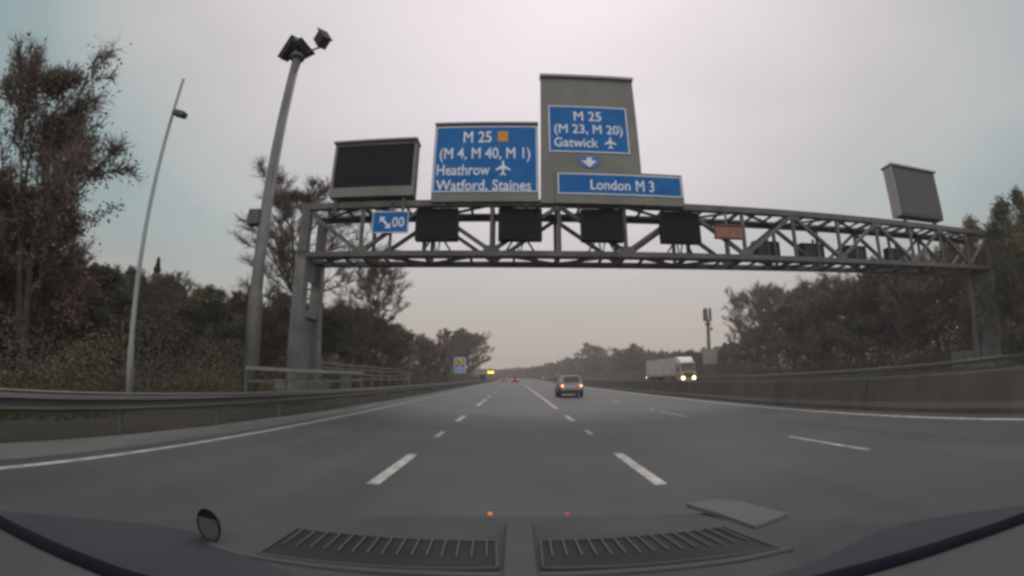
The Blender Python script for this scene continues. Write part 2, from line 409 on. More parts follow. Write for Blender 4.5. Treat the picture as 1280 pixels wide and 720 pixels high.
for X in (XL + .1, XR - .1):
    for yy in (YF, YB):
        lg = MB()
        def sq(z, w_, d_): return [(X - w_ / 2, yy - d_ / 2, z), (X + w_ / 2, yy - d_ / 2, z), (X + w_ / 2, yy + d_ / 2, z), (X - w_ / 2, yy + d_ / 2, z)]
        lg.rings([sq(0, .80, .62), sq(2.6, .66, .54), sq(5, .58, .48), sq(ZB - .14, .54, .44), ])
        lg.box((X, yy, .1), (.95, .8, .25))
        obj('leg', lg, M['gantry_leg'], ga, bevel=.025)
    obj('leg_crossbeam', MB().box((X, (YF + YB) / 2, 4.1), (.50, YB - YF - .40, .34)), M['gantry_leg'], ga, bevel=.02)
    obj('leg_web', MB().box((X, (YF + YB) / 2, 2.1), (.16, YB - YF - .44, 3.4)), M['gantry_leg'], ga)
    obj('leg_web', MB().box((X, (YF + YB) / 2, 6.2), (.18, YB - YF - .38, .9)), M['gantry_leg'], ga)
    obj('plinth', MB().box((X, (YF + YB) / 2, .35), (1.5, 3.6, 1.1)), M['wall'], ga, bevel=.04)
    for yy in (YF, YB): obj('head_block', MB().box((X, yy, (ZB + ZT) / 2 - .01), (.46, .38, ZT - ZB - .31)), M['gantry'], ga)
# brackets carrying the signs
for X in (-8.6, -5.2, -3.3, .5, 1.9, 4.9, 7.5): obj('sign_bracket', MB().box((X, YF - .20, 9.3), (.14, .08, .9)), M['gantry'], ga)

def airplane(cx, cz, r, y, ang=0, parent=None, m=None, name='airport_symbol'):
    pts = [(0, 1), (.10, .85), (.12, .35), (.85, -.15), (.85, -.35), (.12, -.08), (.10, -.62), (.35, -.82), (.35, -.97), (0, -.85)]
    poly = pts + [(-x, z) for x, z in reversed(pts[1:-1])]
    c, s_ = math.cos(ang), math.sin(ang)
    poly = [(cx + r * (x * c - z * s_), cz + r * (x * s_ + z * c)) for x, z in poly]
    return obj(name, MB().prism(poly, y - .012, y - .004), m or M['white'], parent)

YS = 20.62       # front face of the sign panels
def frame(x0, x1, z0, z1, t, y, parent, name='border'):
    mb = MB()
    mb.box(((x0 + x1) / 2, y - .004, z1 - t / 2), (x1 - x0, .012, t)); mb.box(((x0 + x1) / 2, y - .004, z0 + t / 2), (x1 - x0, .012, t))
    mb.box((x0 + t / 2, y - .004, (z0 + z1) / 2), (t, .012, z1 - z0 - 2 * t)); mb.box((x1 - t / 2, y - .004, (z0 + z1) / 2), (t, .012, z1 - z0 - 2 * t))
    return obj(name, mb, M['white'], parent)
k = YS / 21.0
def X_(x): return x * k
def Z_(z): return 1.4 + (z - 1.4) * k

# sign 1
def px(x0, x1, f): return x0 + (x1 - x0) * f
x0, x1, z0, z1 = X_(-3.92), X_(1.05), Z_(9.82), Z_(13.36)
s1 = thing('direction_sign', 'big blue sign for Heathrow, Watford and Staines with an orange square', 'road sign', (x0, YS, 9.3))
obj('backing_board', MB().box(((x0 + x1) / 2, YS + .12, (Z_(9.36) + z1 + .12) / 2), (x1 - x0 + .06, .2, z1 + .12 - Z_(9.36))), M['board'], s1, bevel=.015)
obj('top_hood', MB().box(((x0 + x1) / 2, YS + .08, z1 + .155), (x1 - x0 + .1, .36, .07)), M['hood'], s1)
obj('panel', MB().box(((x0 + x1) / 2, YS + .009, (z0 + z1) / 2), (x1 - x0, .022, z1 - z0)), M['blue'], s1)
frame(x0 + .02, x1 - .02, z0 + .02, z1 - .02, .05, YS, s1)
H1 = z1 - z0
zr = lambda f: z1 - f * H1
text('lettering', 'M 25', px(x0, x1, .28), px(x0, x1, .555), zr(.17), .62, YS, M['white'], s1)
obj('orange_square', MB().box((px(x0, x1, .665), YS - .008, zr(.17)), (.48, .02, .56)), M['orange'], s1)
text('lettering', '(M 4, M 40, M 1)', px(x0, x1, .055), px(x0, x1, .93), zr(.42), .58, YS, M['white'], s1)
text('lettering', 'Heathrow', px(x0, x1, .035), px(x0, x1, .545), zr(.67), .56, YS, M['white'], s1)
airplane(px(x0, x1, .67), zr(.65), .40, YS, 0, s1)
text('lettering', 'Watford, Staines', px(x0, x1, .035), px(x0, x1, .935), zr(.895), .54, YS, M['white'], s1)

# sign 2: tall grey board with the Gatwick panel
def Q(x, z): return (X_(x), Z_(z))
s2 = thing('direction_sign', 'tall grey sign board with blue Gatwick panel and small arrow', 'road sign', (X_(1.2), YS, 9.3))
poly = [Q(1.17, 9.3), Q(5.98, 9.3), Q(6.08, 11.05), Q(6.08, 16.35), Q(1.27, 16.35)]
obj('backing_board', MB().prism(poly, YS + .035, YS + .30), M['board'], s2, bevel=.015)
obj('top_hood', MB().box(((X_(1.27) + X_(6.08)) / 2, YS + .1, Z_(16.43)), (X_(4.9), .5, .16)), M['hood'], s2, bevel=.02)
x0, x1, z0, z1 = X_(1.60), X_(5.58), Z_(11.95), Z_(14.60)
obj('panel', MB().box(((x0 + x1) / 2, YS + .014, (z0 + z1) / 2), (x1 - x0, .03, z1 - z0)), M['blue'], s2)
frame(x0 + .01, x1 - .01, z0 + .01, z1 - .01, .055, YS, s2)
H1 = z1 - z0
text('lettering', 'M 25', px(x0, x1, .32), px(x0, x1, .67), zr(.22), .54, YS, M['white'], s2)
text('lettering', '(M 23, M 20)', px(x0, x1, .07), px(x0, x1, .93), zr(.50), .50, YS, M['white'], s2)
text('lettering', 'Gatwick', px(x0, x1, .065), px(x0, x1, .61), zr(.79), .50, YS, M['white'], s2)
airplane(px(x0, x1, .76), zr(.78), .34, YS, 0, s2)
ax, az = X_(3.52), Z_(11.45)
obj('arrow_panel', MB().prism([(ax - .58, az + .24), (ax - .42, az + .32), (ax + .42, az + .32), (ax + .58, az + .24), (ax + .50, az - .10), (ax + .22, az - .32), (ax - .22, az - .32), (ax - .50, az - .10)], YS, YS + .034), mat('arrow_blue', (.03, .12, .34), .5, .2, 3), s2)
obj('down_arrow', MB().prism([(ax - .12, az + .24), (ax + .12, az + .24), (ax + .12, az + .06), (ax + .36, az + .06), (ax, az - .28), (ax - .36, az + .06), (ax - .12, az + .06)], YS - .012, YS - .004), M['white'], s2)

# sign 3: London
x0, x1, z0, z1 = X_(1.96), X_(8.05), Z_(9.72), Z_(10.80)
YL = YS - .09
s3 = thing('direction_sign', 'long low blue sign reading London M 3 on grey backing', 'road sign', (x0, YL, 9.3))
obj('backing_board', MB().prism([(x0 - .12, Z_(9.28)), (x1 + .06, Z_(9.28)), (x1 + .06, z1 + .12), (x0 - .12, z1 + .12)], YL + .03, YL + .12), M['board'], s3, bevel=.012)
obj('side_brace', MB().prism([(X_(6.15), Z_(9.28)), (x1 + .06, Z_(9.28)), (x1 + .06, z1 + .12), (X_(6.15), z1 + .12)], YL + .125, YL + .34), M['board'], s3, bevel=.012)
obj('panel', MB().box(((x0 + x1) / 2, YL + .012, (z0 + z1) / 2), (x1 - x0, .024, z1 - z0)), M['blue'], s3)
frame(x0 + .01, x1 - .01, z0 + .01, z1 - .01, .05, YL, s3)
text('lettering', 'London', px(x0, x1, .255), px(x0, x1, .57), (z0 + z1) / 2 - .02, .50, YL, M['white'], s3)
text('lettering', 'M 3', px(x0, x1, .615), px(x0, x1, .765), (z0 + z1) / 2 - .02, .56, YL, M['white'], s3)

# variable message sign, dark
x0, x1, z0, z1 = X_(-9.08), X_(-4.82), Z_(9.72), Z_(12.62)
vm = thing('message_sign', 'dark switched-off variable message sign in a grey hooded case', 'road sign', (x0, YS, 9.3))
obj('case', MB().box(((x0 + x1) / 2, YS + .40, (z0 + z1) / 2), (x1 - x0, .72, z1 - z0)), M['vmsback'], vm, bevel=.02)
fm = MB()
for c_, d_ in ((((x0 + x1) / 2, YS + .01, z1 - .07), (x1 - x0, .06, .14)), (((x0 + x1) / 2, YS + .01, z0 + .24), (x1 - x0, .06, .48)), ((x0 + .07, YS + .01, (z0 + .48 + z1 - .14) / 2), (.14, .06, z1 - z0 - .62)), ((x1 - .05, YS + .01, (z0 + .48 + z1 - .14) / 2), (.10, .06, z1 - z0 - .62))): fm.box(c_, d_)
obj('frame', fm, M['board'], vm)
obj('display', MB().box(((x0 + x1) / 2, YS + .02, (z0 + z1) / 2 + .17), (x1 - x0 - .24, .03, z1 - z0 - .62)), M['vms'], vm)
obj('top_hood', MB().box(((x0 + x1) / 2, YS + .27, z1 + .05), (x1 - x0 + .12, 1.0, .10)), M['hood'], vm, bevel=.015)

# message sign for the other carriageway, seen from behind
x0, x1, z0, z1, yv = 24.1, 28.7, 10.25, 13.62, 22.0
vb = thing('message_sign', 'grey back of a message sign raised above the far gantry end', 'road sign', (x0, yv, 9.3))
obj('case', MB().box(((x0 + x1) / 2, yv + .45, (z0 + z1) / 2), (x1 - x0, .8, z1 - z0)), M['vmsback'], vb, bevel=.02)
obj('top_hood', MB().box(((x0 + x1) / 2, yv + .45, z1 + .07), (x1 - x0 + .3, 1.15, .13)), M['hood'], vb, bevel=.015)
obj('back_panel', MB().box(((x0 + x1) / 2, yv + .04, (z0 + z1) / 2), (x1 - x0 - .3, .04, z1 - z0 - .3)), M['vmsback'], vb, bevel=.01)
obj('side_cheek', MB().box((x0 - .055, yv + .45, (z0 + z1) / 2), (.05, .9, z1 - z0)), M['hood'], vb)
for X in (x0 + .7, x1 - .7): obj('support_post', MB().box((X, yv + .45, (z0 + ZT) / 2), (.2, .2, z0 - ZT + .3)), M['gantry'], vb)

# lane signals over our lanes
def signal(xc, zc, w_, h_, y, label, grp, depth=.45):
    t = thing('lane_signal', label, 'lane signal', (xc, y, zc - h_ / 2), grp)
    obj('case', MB().box((xc, y + depth / 2, zc), (w_, depth, h_)), M['signal'], t, bevel=.03)
    d = MB(); ww, hh = w_ - .22, h_ - .22
    d.box((xc, y - .012, zc), (ww, .03, hh)); obj('display', d, M['vms'], t)
    v = MB()
    v.add([(xc - w_ / 2, y + .01, zc + h_ / 2), (xc + w_ / 2, y + .01, zc + h_ / 2), (xc + w_ / 2 + .02, y - .34, zc + h_ / 2 - .05), (xc - w_ / 2 - .02, y - .34, zc + h_ / 2 - .05),
           (xc - w_ / 2, y + .01, zc + h_ / 2 + .03), (xc + w_ / 2, y + .01, zc + h_ / 2 + .03), (xc + w_ / 2 + .02, y - .34, zc + h_ / 2 - .02), (xc - w_ / 2 - .02, y - .34, zc + h_ / 2 - .02)],
          [(0, 1, 2, 3), (4, 7, 6, 5), (0, 4, 5, 1), (1, 5, 6, 2), (2, 6, 7, 3), (3, 7, 4, 0)])
    obj('visor', v, M['signal'], t)
    br = MB()
    for s_ in (-1, 1):
        br.bar((xc + s_ * .35, y + depth - .05, zc - h_ / 2 + .02), (xc + s_ * .62, y + depth + .02, ZB + .10), .07)
        br.bar((xc + s_ * .12, y + depth - .05, zc - h_ / 2 + .02), (xc + s_ * .05, y + depth + .02, ZB + .10), .06)
    obj('bracket', br, M['gantry'], t)
    return t
G1 = 'dark lane signals over our carriageway'
YA = 20.42
ka = YA / 21
labs = ['blank dark lane signal beside the small blue sign', 'blank dark lane signal below the Heathrow sign right edge',
        'blank dark lane signal below the start of the London sign', 'blank dark lane signal under the right end of the London sign']
for xc, l in zip((-3.62, .22, 4.02, 7.85), labs):
    signal(xc * ka, 1.4 + (8.28 - 1.4) * ka, 2.0 * ka, 1.52 * ka, YA, l, G1)
YA2 = 23.28
k2 = YA2 / 21
for i, xc in enumerate((12.5, 15.4, 18.55, 21.85)):
    t = thing('lane_signal', ['largest rear lane signal case, just past the faded red box', 'second rear lane signal case past the faded red box',
                              'third rear lane signal case past the faded red box', 'smallest rear lane signal case, nearest the raised message sign'][i], 'lane signal', (xc * k2, YA2, 7.5), 'rear cases of lane signals for the opposite carriageway')
    zc, w_, h_ = 7.98, 1.72, .92
    obj('case', MB().box((xc * k2, YA2 + .25, zc), (w_, .45, h_)), M['signal'], t, bevel=.03)
    obj('bracket', MB().box((xc * k2, YA2 - .03, zc - .2), (.12, .10, 1.7)), M['gantry'], t)
    obj('access_panel', MB().box((xc * k2, YA2 + .015, zc), (w_ - .5, .03, h_ - .3)), M['plastic'], t)
rb = thing('signal_cabinet', 'faded red box mounted in the gantry lattice', 'cabinet', (10.2, 20.7, 7.5))
obj('case', MB().box((10.2, 20.74, 7.98), (1.5, .24, .62)), M['red_box'], rb, bevel=.04)
obj('lid', MB().box((10.2, 20.72, 8.34), (1.6, .3, .07)), M['gantry'], rb)
obj('bracket', MB().box((10.2, 20.88, 8.0), (.12, .03, 2.4)), M['gantry'], rb)

x0, x1, z0, z1, y_ = X_(-6.72), X_(-4.94), Z_(7.86), Z_(8.93), YS
sb = thing('location_sign', 'small blue sign with white arrow hung on the gantry lattice', 'road sign', (x0, y_, z0))
obj('panel', MB().box(((x0 + x1) / 2, y_ + .03, (z0 + z1) / 2), (x1 - x0, .06, z1 - z0)), M['blue'], sb, bevel=.01)
frame(x0 + .01, x1 - .01, z0 + .01, z1 - .01, .035, y_, sb)
cx, cz = x0 + .60, (z0 + z1) / 2
ar = [(-.22, .26), (.06, .24), (-.04, .15), (.20, -.12), (.30, -.02), (.30, -.30), (.02, -.30), (.12, -.2), (-.12, .07), (-.22, -.03)]
obj('arrow', MB().prism([(cx + x, cz + z) for x, z in ar], y_ - .012, y_ - .004), M['white'], sb)
text('lettering', '00', x0 + .98, x1 - .2, cz, .48, y_, M['white'], sb)
obj('bracket', MB().box(((x0 + x1) / 2, (y_ + .06 + YF - .12) / 2, (z0 + z1) / 2), (.16, YF - .12 - y_ - .06, .3)), M['gantry'], sb)
obj('hanger', MB().box(((x0 + x1) / 2, YF - .14, 8.0), (.14, .04, 2.5)), M['gantry'], sb)

# ------------------------------------------------------------------ masts
mst = thing('camera_mast', 'tall grey steel pole topped by two traffic cameras', 'camera mast', (-9.35, 15.6, 0))
obj('pole', MB().tube([(-9.35, 15.6, 0), (-9.35, 15.6, 4.0), (-9.35, 15.6, 4.1), (-9.35, 15.6, 14.25)], [.30, .28, .235, .19], 14), M['gantry_leg'], mst, smooth=True)
obj('base_plate', MB().tube([(-9.35, 15.6, .02), (-9.35, 15.6, .34)], .42, 14), M['galv'], mst)
obj('collar_box', MB().box((-9.72, 15.5, 6.9), (.5, .4, .6)), M['gantry'], mst, bevel=.03)
hm = MB(); hm.tube([(-9.35, 15.6, 14.2), (-9.35, 15.6, 14.32)], .34, 12); hm.bar((-9.35, 15.6, 14.4), (-8.2, 15.6, 14.72), .06); hm.box((-9.35, 15.6, 14.42), (.5, .3, .2))
obj('head_platform', hm, M['gantry'], mst)
def camera(c, yaw, tilt, s_):
    rot = Matrix.Rotation(yaw, 3, 'Z') @ Matrix.Rotation(tilt, 3, 'X')
    b = MB(); b.box(Vector(c), (.30 * s_, .75 * s_, .32 * s_), rot); b.box(Vector(c) + rot @ Vector((0, .06, .20 * s_)), (.38 * s_, .92 * s_, .05 * s_), rot)
    o = obj('camera', b, M['signal'], mst, bevel=.02)
    l = MB(); a = Vector(c) + rot @ Vector((0, -.36 * s_, 0)); b_ = Vector(c) + rot @ Vector((0, -.46 * s_, 0)); l.tube([a, b_], .11 * s_, 10)
    obj('lens', l, M['glass'], o)
camera((-9.78, 15.5, 14.72), .9, -.5, 1.35); camera((-9.15, 15.5, 14.62), -.4, -.3, 1.15); camera((-8.30, 15.5, 15.0), .9, .9, 1.4)
obj('camera_stem', MB().bar((-8.25, 15.55, 14.66), (-8.28, 15.5, 14.95), .10), M['gantry'], mst)
obj('cable_loop', MB().tube([(-9.2, 15.4, 14.2), (-9.0, 15.4, 14.0), (-9.05, 15.45, 13.6), (-9.2, 15.5, 13.4)], .03, 6), M['signal'], mst)

lp = thing('lamp_column', 'slender pale lamp column with a small box lantern', 'lamp post', (-9.15, 9.1, 0))
mpale = mat('pale_column', (.24, .26, .26), .6, .1, 2)
obj('column', MB().tube([(-9.15, 9.1, 0), (-9.15, 9.1, 1.6), (-9.15, 9.1, 1.65), (-9.15, 9.1, 8.9)], [.10, .09, .07, .045], 10), mpale, lp, smooth=True)
obj('bracket', MB().bar((-9.15, 9.1, 7.75), (-8.95, 9.1, 7.8), .05), mpale, lp)
lb = MB(); lb.box((-8.86, 9.1, 7.72), (.46, .24, .16), Matrix.Rotation(.35, 3, 'Y')); lo = obj('lantern', lb, M['vmsback'], lp, bevel=.03)
obj('base_door', MB().box((-9.02, 9.1, .9), (.02, .09, .5)), M['galv'], lp)

tm = thing('telecom_mast', 'thin telecom mast with upright panel antennas beyond the far verge', 'mast', (46.5, 110, 0))
obj('pole', MB().tube([(46.5, 110, 0), (46.5, 110, 14.2)], [.52, .42], 10), M['gantry'], tm, smooth=True)
obj('headframe', MB().tube([(46.5, 110, 13.0), (46.5, 110, 13.5)], [.75, .75], 8), M['gantry'], tm)
obj('headframe', MB().tube([(46.5, 110, 14.9), (46.5, 110, 15.0)], [.85, .85], 8), M['gantry'], tm)
for a_ in (.2, 1.4, 2.6, 3.8, 5.0):
    X, Y = 46.5 + .88 * math.cos(a_), 110 + .88 * math.sin(a_)
    obj('antenna', MB().box((X, Y, 15.5), (.5, .3, 3.1)), M['gantry'], tm, bevel=.04)
obj('dish', MB().tube([(46.9, 109.5, 12.0), (47.1, 109.2, 12.0)], [.15, .45], 10), M['vmsback'], tm)

bs = thing('roadside_sign', 'blank grey back of a square sign on a post beyond the lorry', 'road sign', (29.4, 69, 0))
obj('board', MB().box((29.3, 69, 3.95), (2.35, .06, 2.25)), mat('sign_back_pale', (.27, .27, .265), .6, .12, 1), bs, bevel=.015)
for X in (28.8, 29.8): obj('post', MB().tube([(X, 69.12, 0), (X, 69.12, 4.9)], .07, 8), M['galv'], bs)
obj('cross_rail', MB().box((29.3, 68.94, 3.5), (2.2, .04, .08)), M['galv'], bs)

# emergency area sign, blue with an orange disc
x0, x1, z0, z1, y_ = -9.35, -7.58, 1.9, 4.32, 75
es = thing('roadside_sign', 'blue white-edged sign with yellow disc on the left verge', 'road sign', ((x0 + x1) / 2, y_, 0))
def rrect(x0, x1, z0, z1, r, n=4):
    out = []
    for cx, cz, a0 in ((x1 - r, z1 - r, 0), (x0 + r, z1 - r, 90), (x0 + r, z0 + r, 180), (x1 - r, z0 + r, 270)):
        out += [(cx + r * math.cos(R(a0 + 90 * i / n)), cz + r * math.sin(R(a0 + 90 * i / n))) for i in range(n + 1)]
    return out
obj('board', MB().prism(rrect(x0, x1, z0, z1, .22), y_, y_ + .06), mat('bright_sign_white', (.82, .84, .86), .5, .05, 2), es)
obj('panel', MB().prism(rrect(x0 + .11, x1 - .11, z0 + .11, z1 - .11, .15), y_ - .012, y_ - .004), mat('bright_sign_blue', (.01, .16, .52), .5, .1, 2), es)
cx = (x0 + x1) / 2
obj('yellow_disc', MB().prism([(cx + .58 * math.cos(2 * math.pi * i / 20), 3.55 + .58 * math.sin(2 * math.pi * i / 20)) for i in range(20)], y_ - .026, y_ - .016), M['yellow'], es)
hs_ = [(-.28, .30), (-.05, .34), (.02, .16), (-.08, .08), (.14, -.16), (.26, -.10), (.36, -.26), (.20, -.40), (-.06, -.30), (-.32, .02)]
obj('handset_symbol', MB().prism([(cx + x, 3.55 + z) for x, z in hs_], y_ - .04, y_ - .03), mat('symbol_brown', (.17, .075, .015), .5, .1, 3), es)
tx = MB()
for z, wds in ((2.68, (.34, .30, .38)), (2.28, (.46, .40))):
    tot = sum(wds) + .1 * (len(wds) - 1); X = cx - tot / 2
    for w_ in wds: tx.box((X + w_ / 2, y_ - .02, z), (w_, .012, .24)); X += w_ + .1
obj('white_legend', tx, M['white'], es)
for X in (x0 + .35, x1 - .35): obj('post', MB().tube([(X, y_ + .12, 0), (X, y_ + .12, 4.2)], .06, 8), M['galv'], es)

am = thing('lit_sign', 'small glowing amber sign on a post beside the road ahead', 'road sign', (-7.3, 150, 0))
obj('case', MB().box((-7.3, 150, 2.75), (2.1, .3, 1.15)), M['signal'], am)
obj('lit_face', MB().prism([(-8.25, 2.45), (-6.35, 2.45), (-6.35, 3.0), (-6.9, 3.2), (-7.7, 3.05), (-8.25, 3.2)], 149.80, 149.83), M['amber'], am)
obj('post', MB().tube([(-7.3, 150.1, 0), (-7.3, 150.1, 2.3)], .09, 8), M['galv'], am)
ms = thing('marker_sign', 'tiny yellow marker sign on a post at the central barrier', 'road sign', (11.9, 135, 0))
obj('plate', MB().box((11.9, 135, 2.0), (.9, .04, .9)), mat('marker_yellow', (.30, .25, .08), .6, .15, 2), ms)
obj('post', MB().tube([(11.9, 135.06, 0), (11.9, 135.06, 2.4)], .05, 6), M['galv'], ms)

# ------------------------------------------------------------------ vehicles (built nose towards +y)
def wheel(parent, x, y, r, w_, name='wheel'):
    sgn = 1 if x > 0 else -1
    t = MB()
    prof_ = [(.60, -.5), (.92, -.5), (1, -.32), (1, .32), (.92, .5), (.60, .5)]
    rs = []
    for i in range(20):
        a = 2 * math.pi * i / 20
        rs.append([(x + q * w_, y + p * r * math.cos(a), r + p * r * math.sin(a)) for p, q in prof_])
    rs.append(rs[0]); t.rings(rs, cap=False)
    wo = obj('wheel', t, M['tyre'], parent, smooth=True, world=False)
    c = MB()
    rr = [[(x + sgn * w_ * d, y + r * p * math.cos(2 * math.pi * i / 16), r + r * p * math.sin(2 * math.pi * i / 16)) for i in range(16)] for p, d in ((.62, .1), (.62, .42), (.5, .36), (.18, .40), (.14, .46))]
    c.rings(rr); obj('rim', c, M['rim'], wo, world=False)

def quadpatch(p00, p10, p11, p01, u0, u1, v0, v1, off, th=.012):
    P = [Vector(p) for p in (p00, p10, p11, p01)]
    f = lambda u, v: (P[0] * (1 - u) + P[1] * u) * (1 - v) + (P[3] * (1 - u) + P[2] * u) * v
    n = (P[1] - P[0]).cross(P[3] - P[0]).normalized()
    q = [f(u0, v0), f(u1, v0), f(u1, v1), f(u0, v1)]
    mb = MB(); mb.add([a + n * off for a in q] + [a + n * (off - th) for a in q], [(0, 1, 2, 3), (7, 6, 5, 4), (0, 4, 5, 1), (1, 5, 6, 2), (2, 6, 7, 3), (3, 7, 4, 0)])
    return mb

def car(label, cat, paint, loc, yaw=0, lights='tail', group=None, name='hatchback_car', H=1.50):
    t = thing(name, label, cat, loc, group); t.rotation_euler.z = yaw
    P = dict(parent=t, world=False)
    st = [(-1.96, .62, .34, .62), (-1.93, .74, .30, .80), (-1.80, .80, .26, .93), (-1.2, .83, .22, .95), (0, .835, .20, .94), (.8, .83, .20, .93), (1.1, .825, .22, .90), (1.55, .79, .24, .80), (1.85, .72, .28, .70), (1.97, .56, .32, .58)]
    rs = []
    for y, w_, zb, zt in st:
        h = zt - zb
        rs.append([(-w_ * .86, y, zb), (w_ * .86, y, zb), (w_ * .97, y, zb + .12 * h), (w_, y, zb + .45 * h), (w_ * .985, y, zb + .72 * h), (w_ * .93, y, zb + .96 * h), (w_ * .80, y, zt), (-w_ * .80, y, zt), (-w_ * .93, y, zb + .96 * h), (-w_ * .985, y, zb + .72 * h), (-w_, y, zb + .45 * h), (-w_ * .97, y, zb + .12 * h)])
    obj('body', MB().rings(rs), paint, smooth=False, **P, bevel=.01)
    zb, zt = .92, H
    B = [(-.765, -1.84), (.765, -1.84), (.765, .92), (-.765, .92)]; T = [(-.56, -1.52), (.56, -1.52), (.57, .02), (-.57, .02)]
    b = [Vector((x, y, zb)) for x, y in B]; tt = [Vector((x, y, zt)) for x, y in T]
    cb_ = MB(); cb_.rings([[tuple(v) for v in b], [tuple(v) for v in tt]])
    obj('cabin', cb_, paint, bevel=.05, seg=3, **P)
    obj('rear_window', quadpatch(b[0], b[1], tt[1], tt[0], .09, .91, .16, .88, .006), M['glass'], **P)
    obj('windscreen', quadpatch(b[2], b[3], tt[3], tt[2], .07, .93, .10, .90, .006), M['glass'], **P)
    for (i, j) in ((1, 2), (3, 0)):
        for u0, u1 in (((.12, .48), (.52, .88)) if i == 1 else ((.12, .48), (.52, .88))):
            obj('side_window', quadpatch(b[i], b[j], tt[j], tt[i], u0, u1, .14, .86, .006), M['glass'], **P)
    obj('rear_bumper', MB().rings([[(-.66, -2.0, .30), (.66, -2.0, .30), (.68, -2.0, .50), (-.68, -2.0, .50)], [(-.80, -1.82, .26), (.80, -1.82, .26), (.82, -1.82, .52), (-.82, -1.82, .52)]]), M['plastic'], **P)
    obj('front_bumper', MB().rings([[(-.60, 2.0, .26), (.60, 2.0, .26), (.60, 2.0, .46), (-.60, 2.0, .46)], [(-.76, 1.75, .24), (.76, 1.75, .24), (.78, 1.75, .48), (-.78, 1.75, .48)]]), M['plastic'], **P)
    obj('number_plate', MB().box((0, -1.995, .60), (.52, .02, .12)), M['plate'], **P)
    for s_ in (-1, 1):
        tl = MB().rings([[(s_ * .50, -1.945, .68), (s_ * .74, -1.90, .68), (s_ * .74, -1.86, .90), (s_ * .52, -1.90, .90)], [(s_ * .50, -1.86, .68), (s_ * .80, -1.70, .68), (s_ * .80, -1.66, .90), (s_ * .52, -1.80, .90)]])
        o = obj('tail_light', tl, M['tail'] if lights == 'tail' else M['brake'], **P)
        bl = MB().tube([(s_ * .635, -1.95, .79), (s_ * .635, -1.88, .79)], .075, 10)
        obj('bulb', bl, M['tail_core'], parent=o, world=False)
        hl = MB().rings([[(s_ * .42, 1.93, .56), (s_ * .66, 1.86, .56), (s_ * .66, 1.84, .72), (s_ * .44, 1.90, .70)], [(s_ * .42, 1.80, .56), (s_ * .74, 1.66, .56), (s_ * .74, 1.66, .73), (s_ * .44, 1.76, .72)]])
        obj('headlight', hl, M['head_white'] if lights == 'head' else M['glass'], **P)
        obj('wing_mirror', MB().box((s_ * .90, .55, .98), (.20, .10, .13)), paint, bevel=.02, **P)
        for y in (-1.18, 1.22): wheel(t, s_ * .755, y, .305, .19)
    obj('exhaust', MB().tube([(.42, -2.02, .27), (.42, -1.8, .27)], .04, 8), M['rim'], **P)
    return t

car('silver hatchback with lit tail lights driving in the third lane', 'car', M['silver'], (3.88, 34.8, 0))
car('red car with glowing tail lights ahead in our own lane', 'car', M['red_paint'], (.15, 122, 0), 0, 'brake')
car('red car farther ahead than the other red one, in the slow lane', 'car', M['red_paint'], (-3.2, 150, 0), 0, 'brake')
car('faint distant car with red lights near the amber sign', 'car', M['dark_paint'], (-4.6, 205, 0), 0, 'brake')
car('white oncoming car with bright headlights on the opposite carriageway', 'car', M['white_paint'], (15.2, 265, 0), math.pi, 'head')
v = thing('parked_van', 'dark blue van parked on the verge below the amber sign', 'van', (-8.9, 138, .1))
vr = []
for y, w_, zb, zt in ((-2.5, .86, .4, 1.9), (-2.45, .95, .35, 2.05), (0, .97, .33, 2.1), (1.2, .96, .33, 2.05), (1.9, .92, .35, 1.25), (2.5, .85, .38, .95), (2.6, .7, .42, .8)):
    vr.append([(-w_, y, zb), (w_, y, zb), (w_, y, zb + .55 * (zt - zb)), (w_ * .82, y, zt), (-w_ * .82, y, zt), (-w_, y, zb + .55 * (zt - zb))])
obj('body', MB().rings(vr), M['dark_paint'], v, world=False, bevel=.04)
obj('rear_window', MB().box((0, -2.49, 1.5), (1.3, .04, .5)), M['glass'], v, world=False)
obj('beacon', MB().box((0, 0, 2.16), (1.1, .25, .14)), M['yellow'], v, world=False)
for s_ in (-1, 1):
    obj('tail_light', MB().box((s_ * .84, -2.5, 1.05), (.12, .04, .4)), M['red_paint'], v, world=False)
    for y in (-1.6, 1.65): wheel(v, s_ * .88, y, .33, .2)

# lorry facing the camera (nose towards -y)
lo_ = thing('lorry', 'cream box lorry with bright headlights on the opposite carriageway', 'lorry', (25.35, 68, 0))
P = dict(parent=lo_, world=False)
def ring(y, w_, zb, zt, r=.12): return [(-w_ + r, y, zb), (w_ - r, y, zb), (w_, y, zb + r), (w_, y, zt - r), (w_ - r, y, zt), (-w_ + r, y, zt), (-w_, y, zt - r), (-w_, y, zb + r)]
obj('cab', MB().rings([ring(.02, 1.18, .55, 1.70), ring(.10, 1.24, .45, 1.85), ring(.22, 1.25, .42, 2.4), ring(.45, 1.25, .42, 3.0), ring(.75, 1.24, .42, 3.15), ring(2.2, 1.24, .6, 3.15)]), M['cab'], **P)
obj('roof_deflector', MB().rings([ring(.55, .95, 3.12, 3.3, .05), ring(.9, 1.1, 3.12, 3.62, .08), ring(1.6, 1.18, 3.12, 4.0, .1), ring(2.2, 1.2, 3.12, 4.05, .1)]), M['cabroof'], **P)
obj('sun_visor', MB().box((0, .25, 3.02), (2.3, .5, .10), Matrix.Rotation(-.5, 3, 'X')), M['cabroof'], **P)
obj('windscreen', MB().add([(-1.12, .06, 1.92), (1.12, .06, 1.92), (1.10, .36, 2.88), (-1.10, .36, 2.88), (-1.12, .16, 1.92), (1.12, .16, 1.92), (1.10, .46, 2.88), (-1.10, .46, 2.88)], [(0, 1, 2, 3), (4, 7, 6, 5), (0, 4, 5, 1), (1, 5, 6, 2), (2, 6, 7, 3), (3, 7, 4, 0)]), M['glass'], **P)
gl = MB()
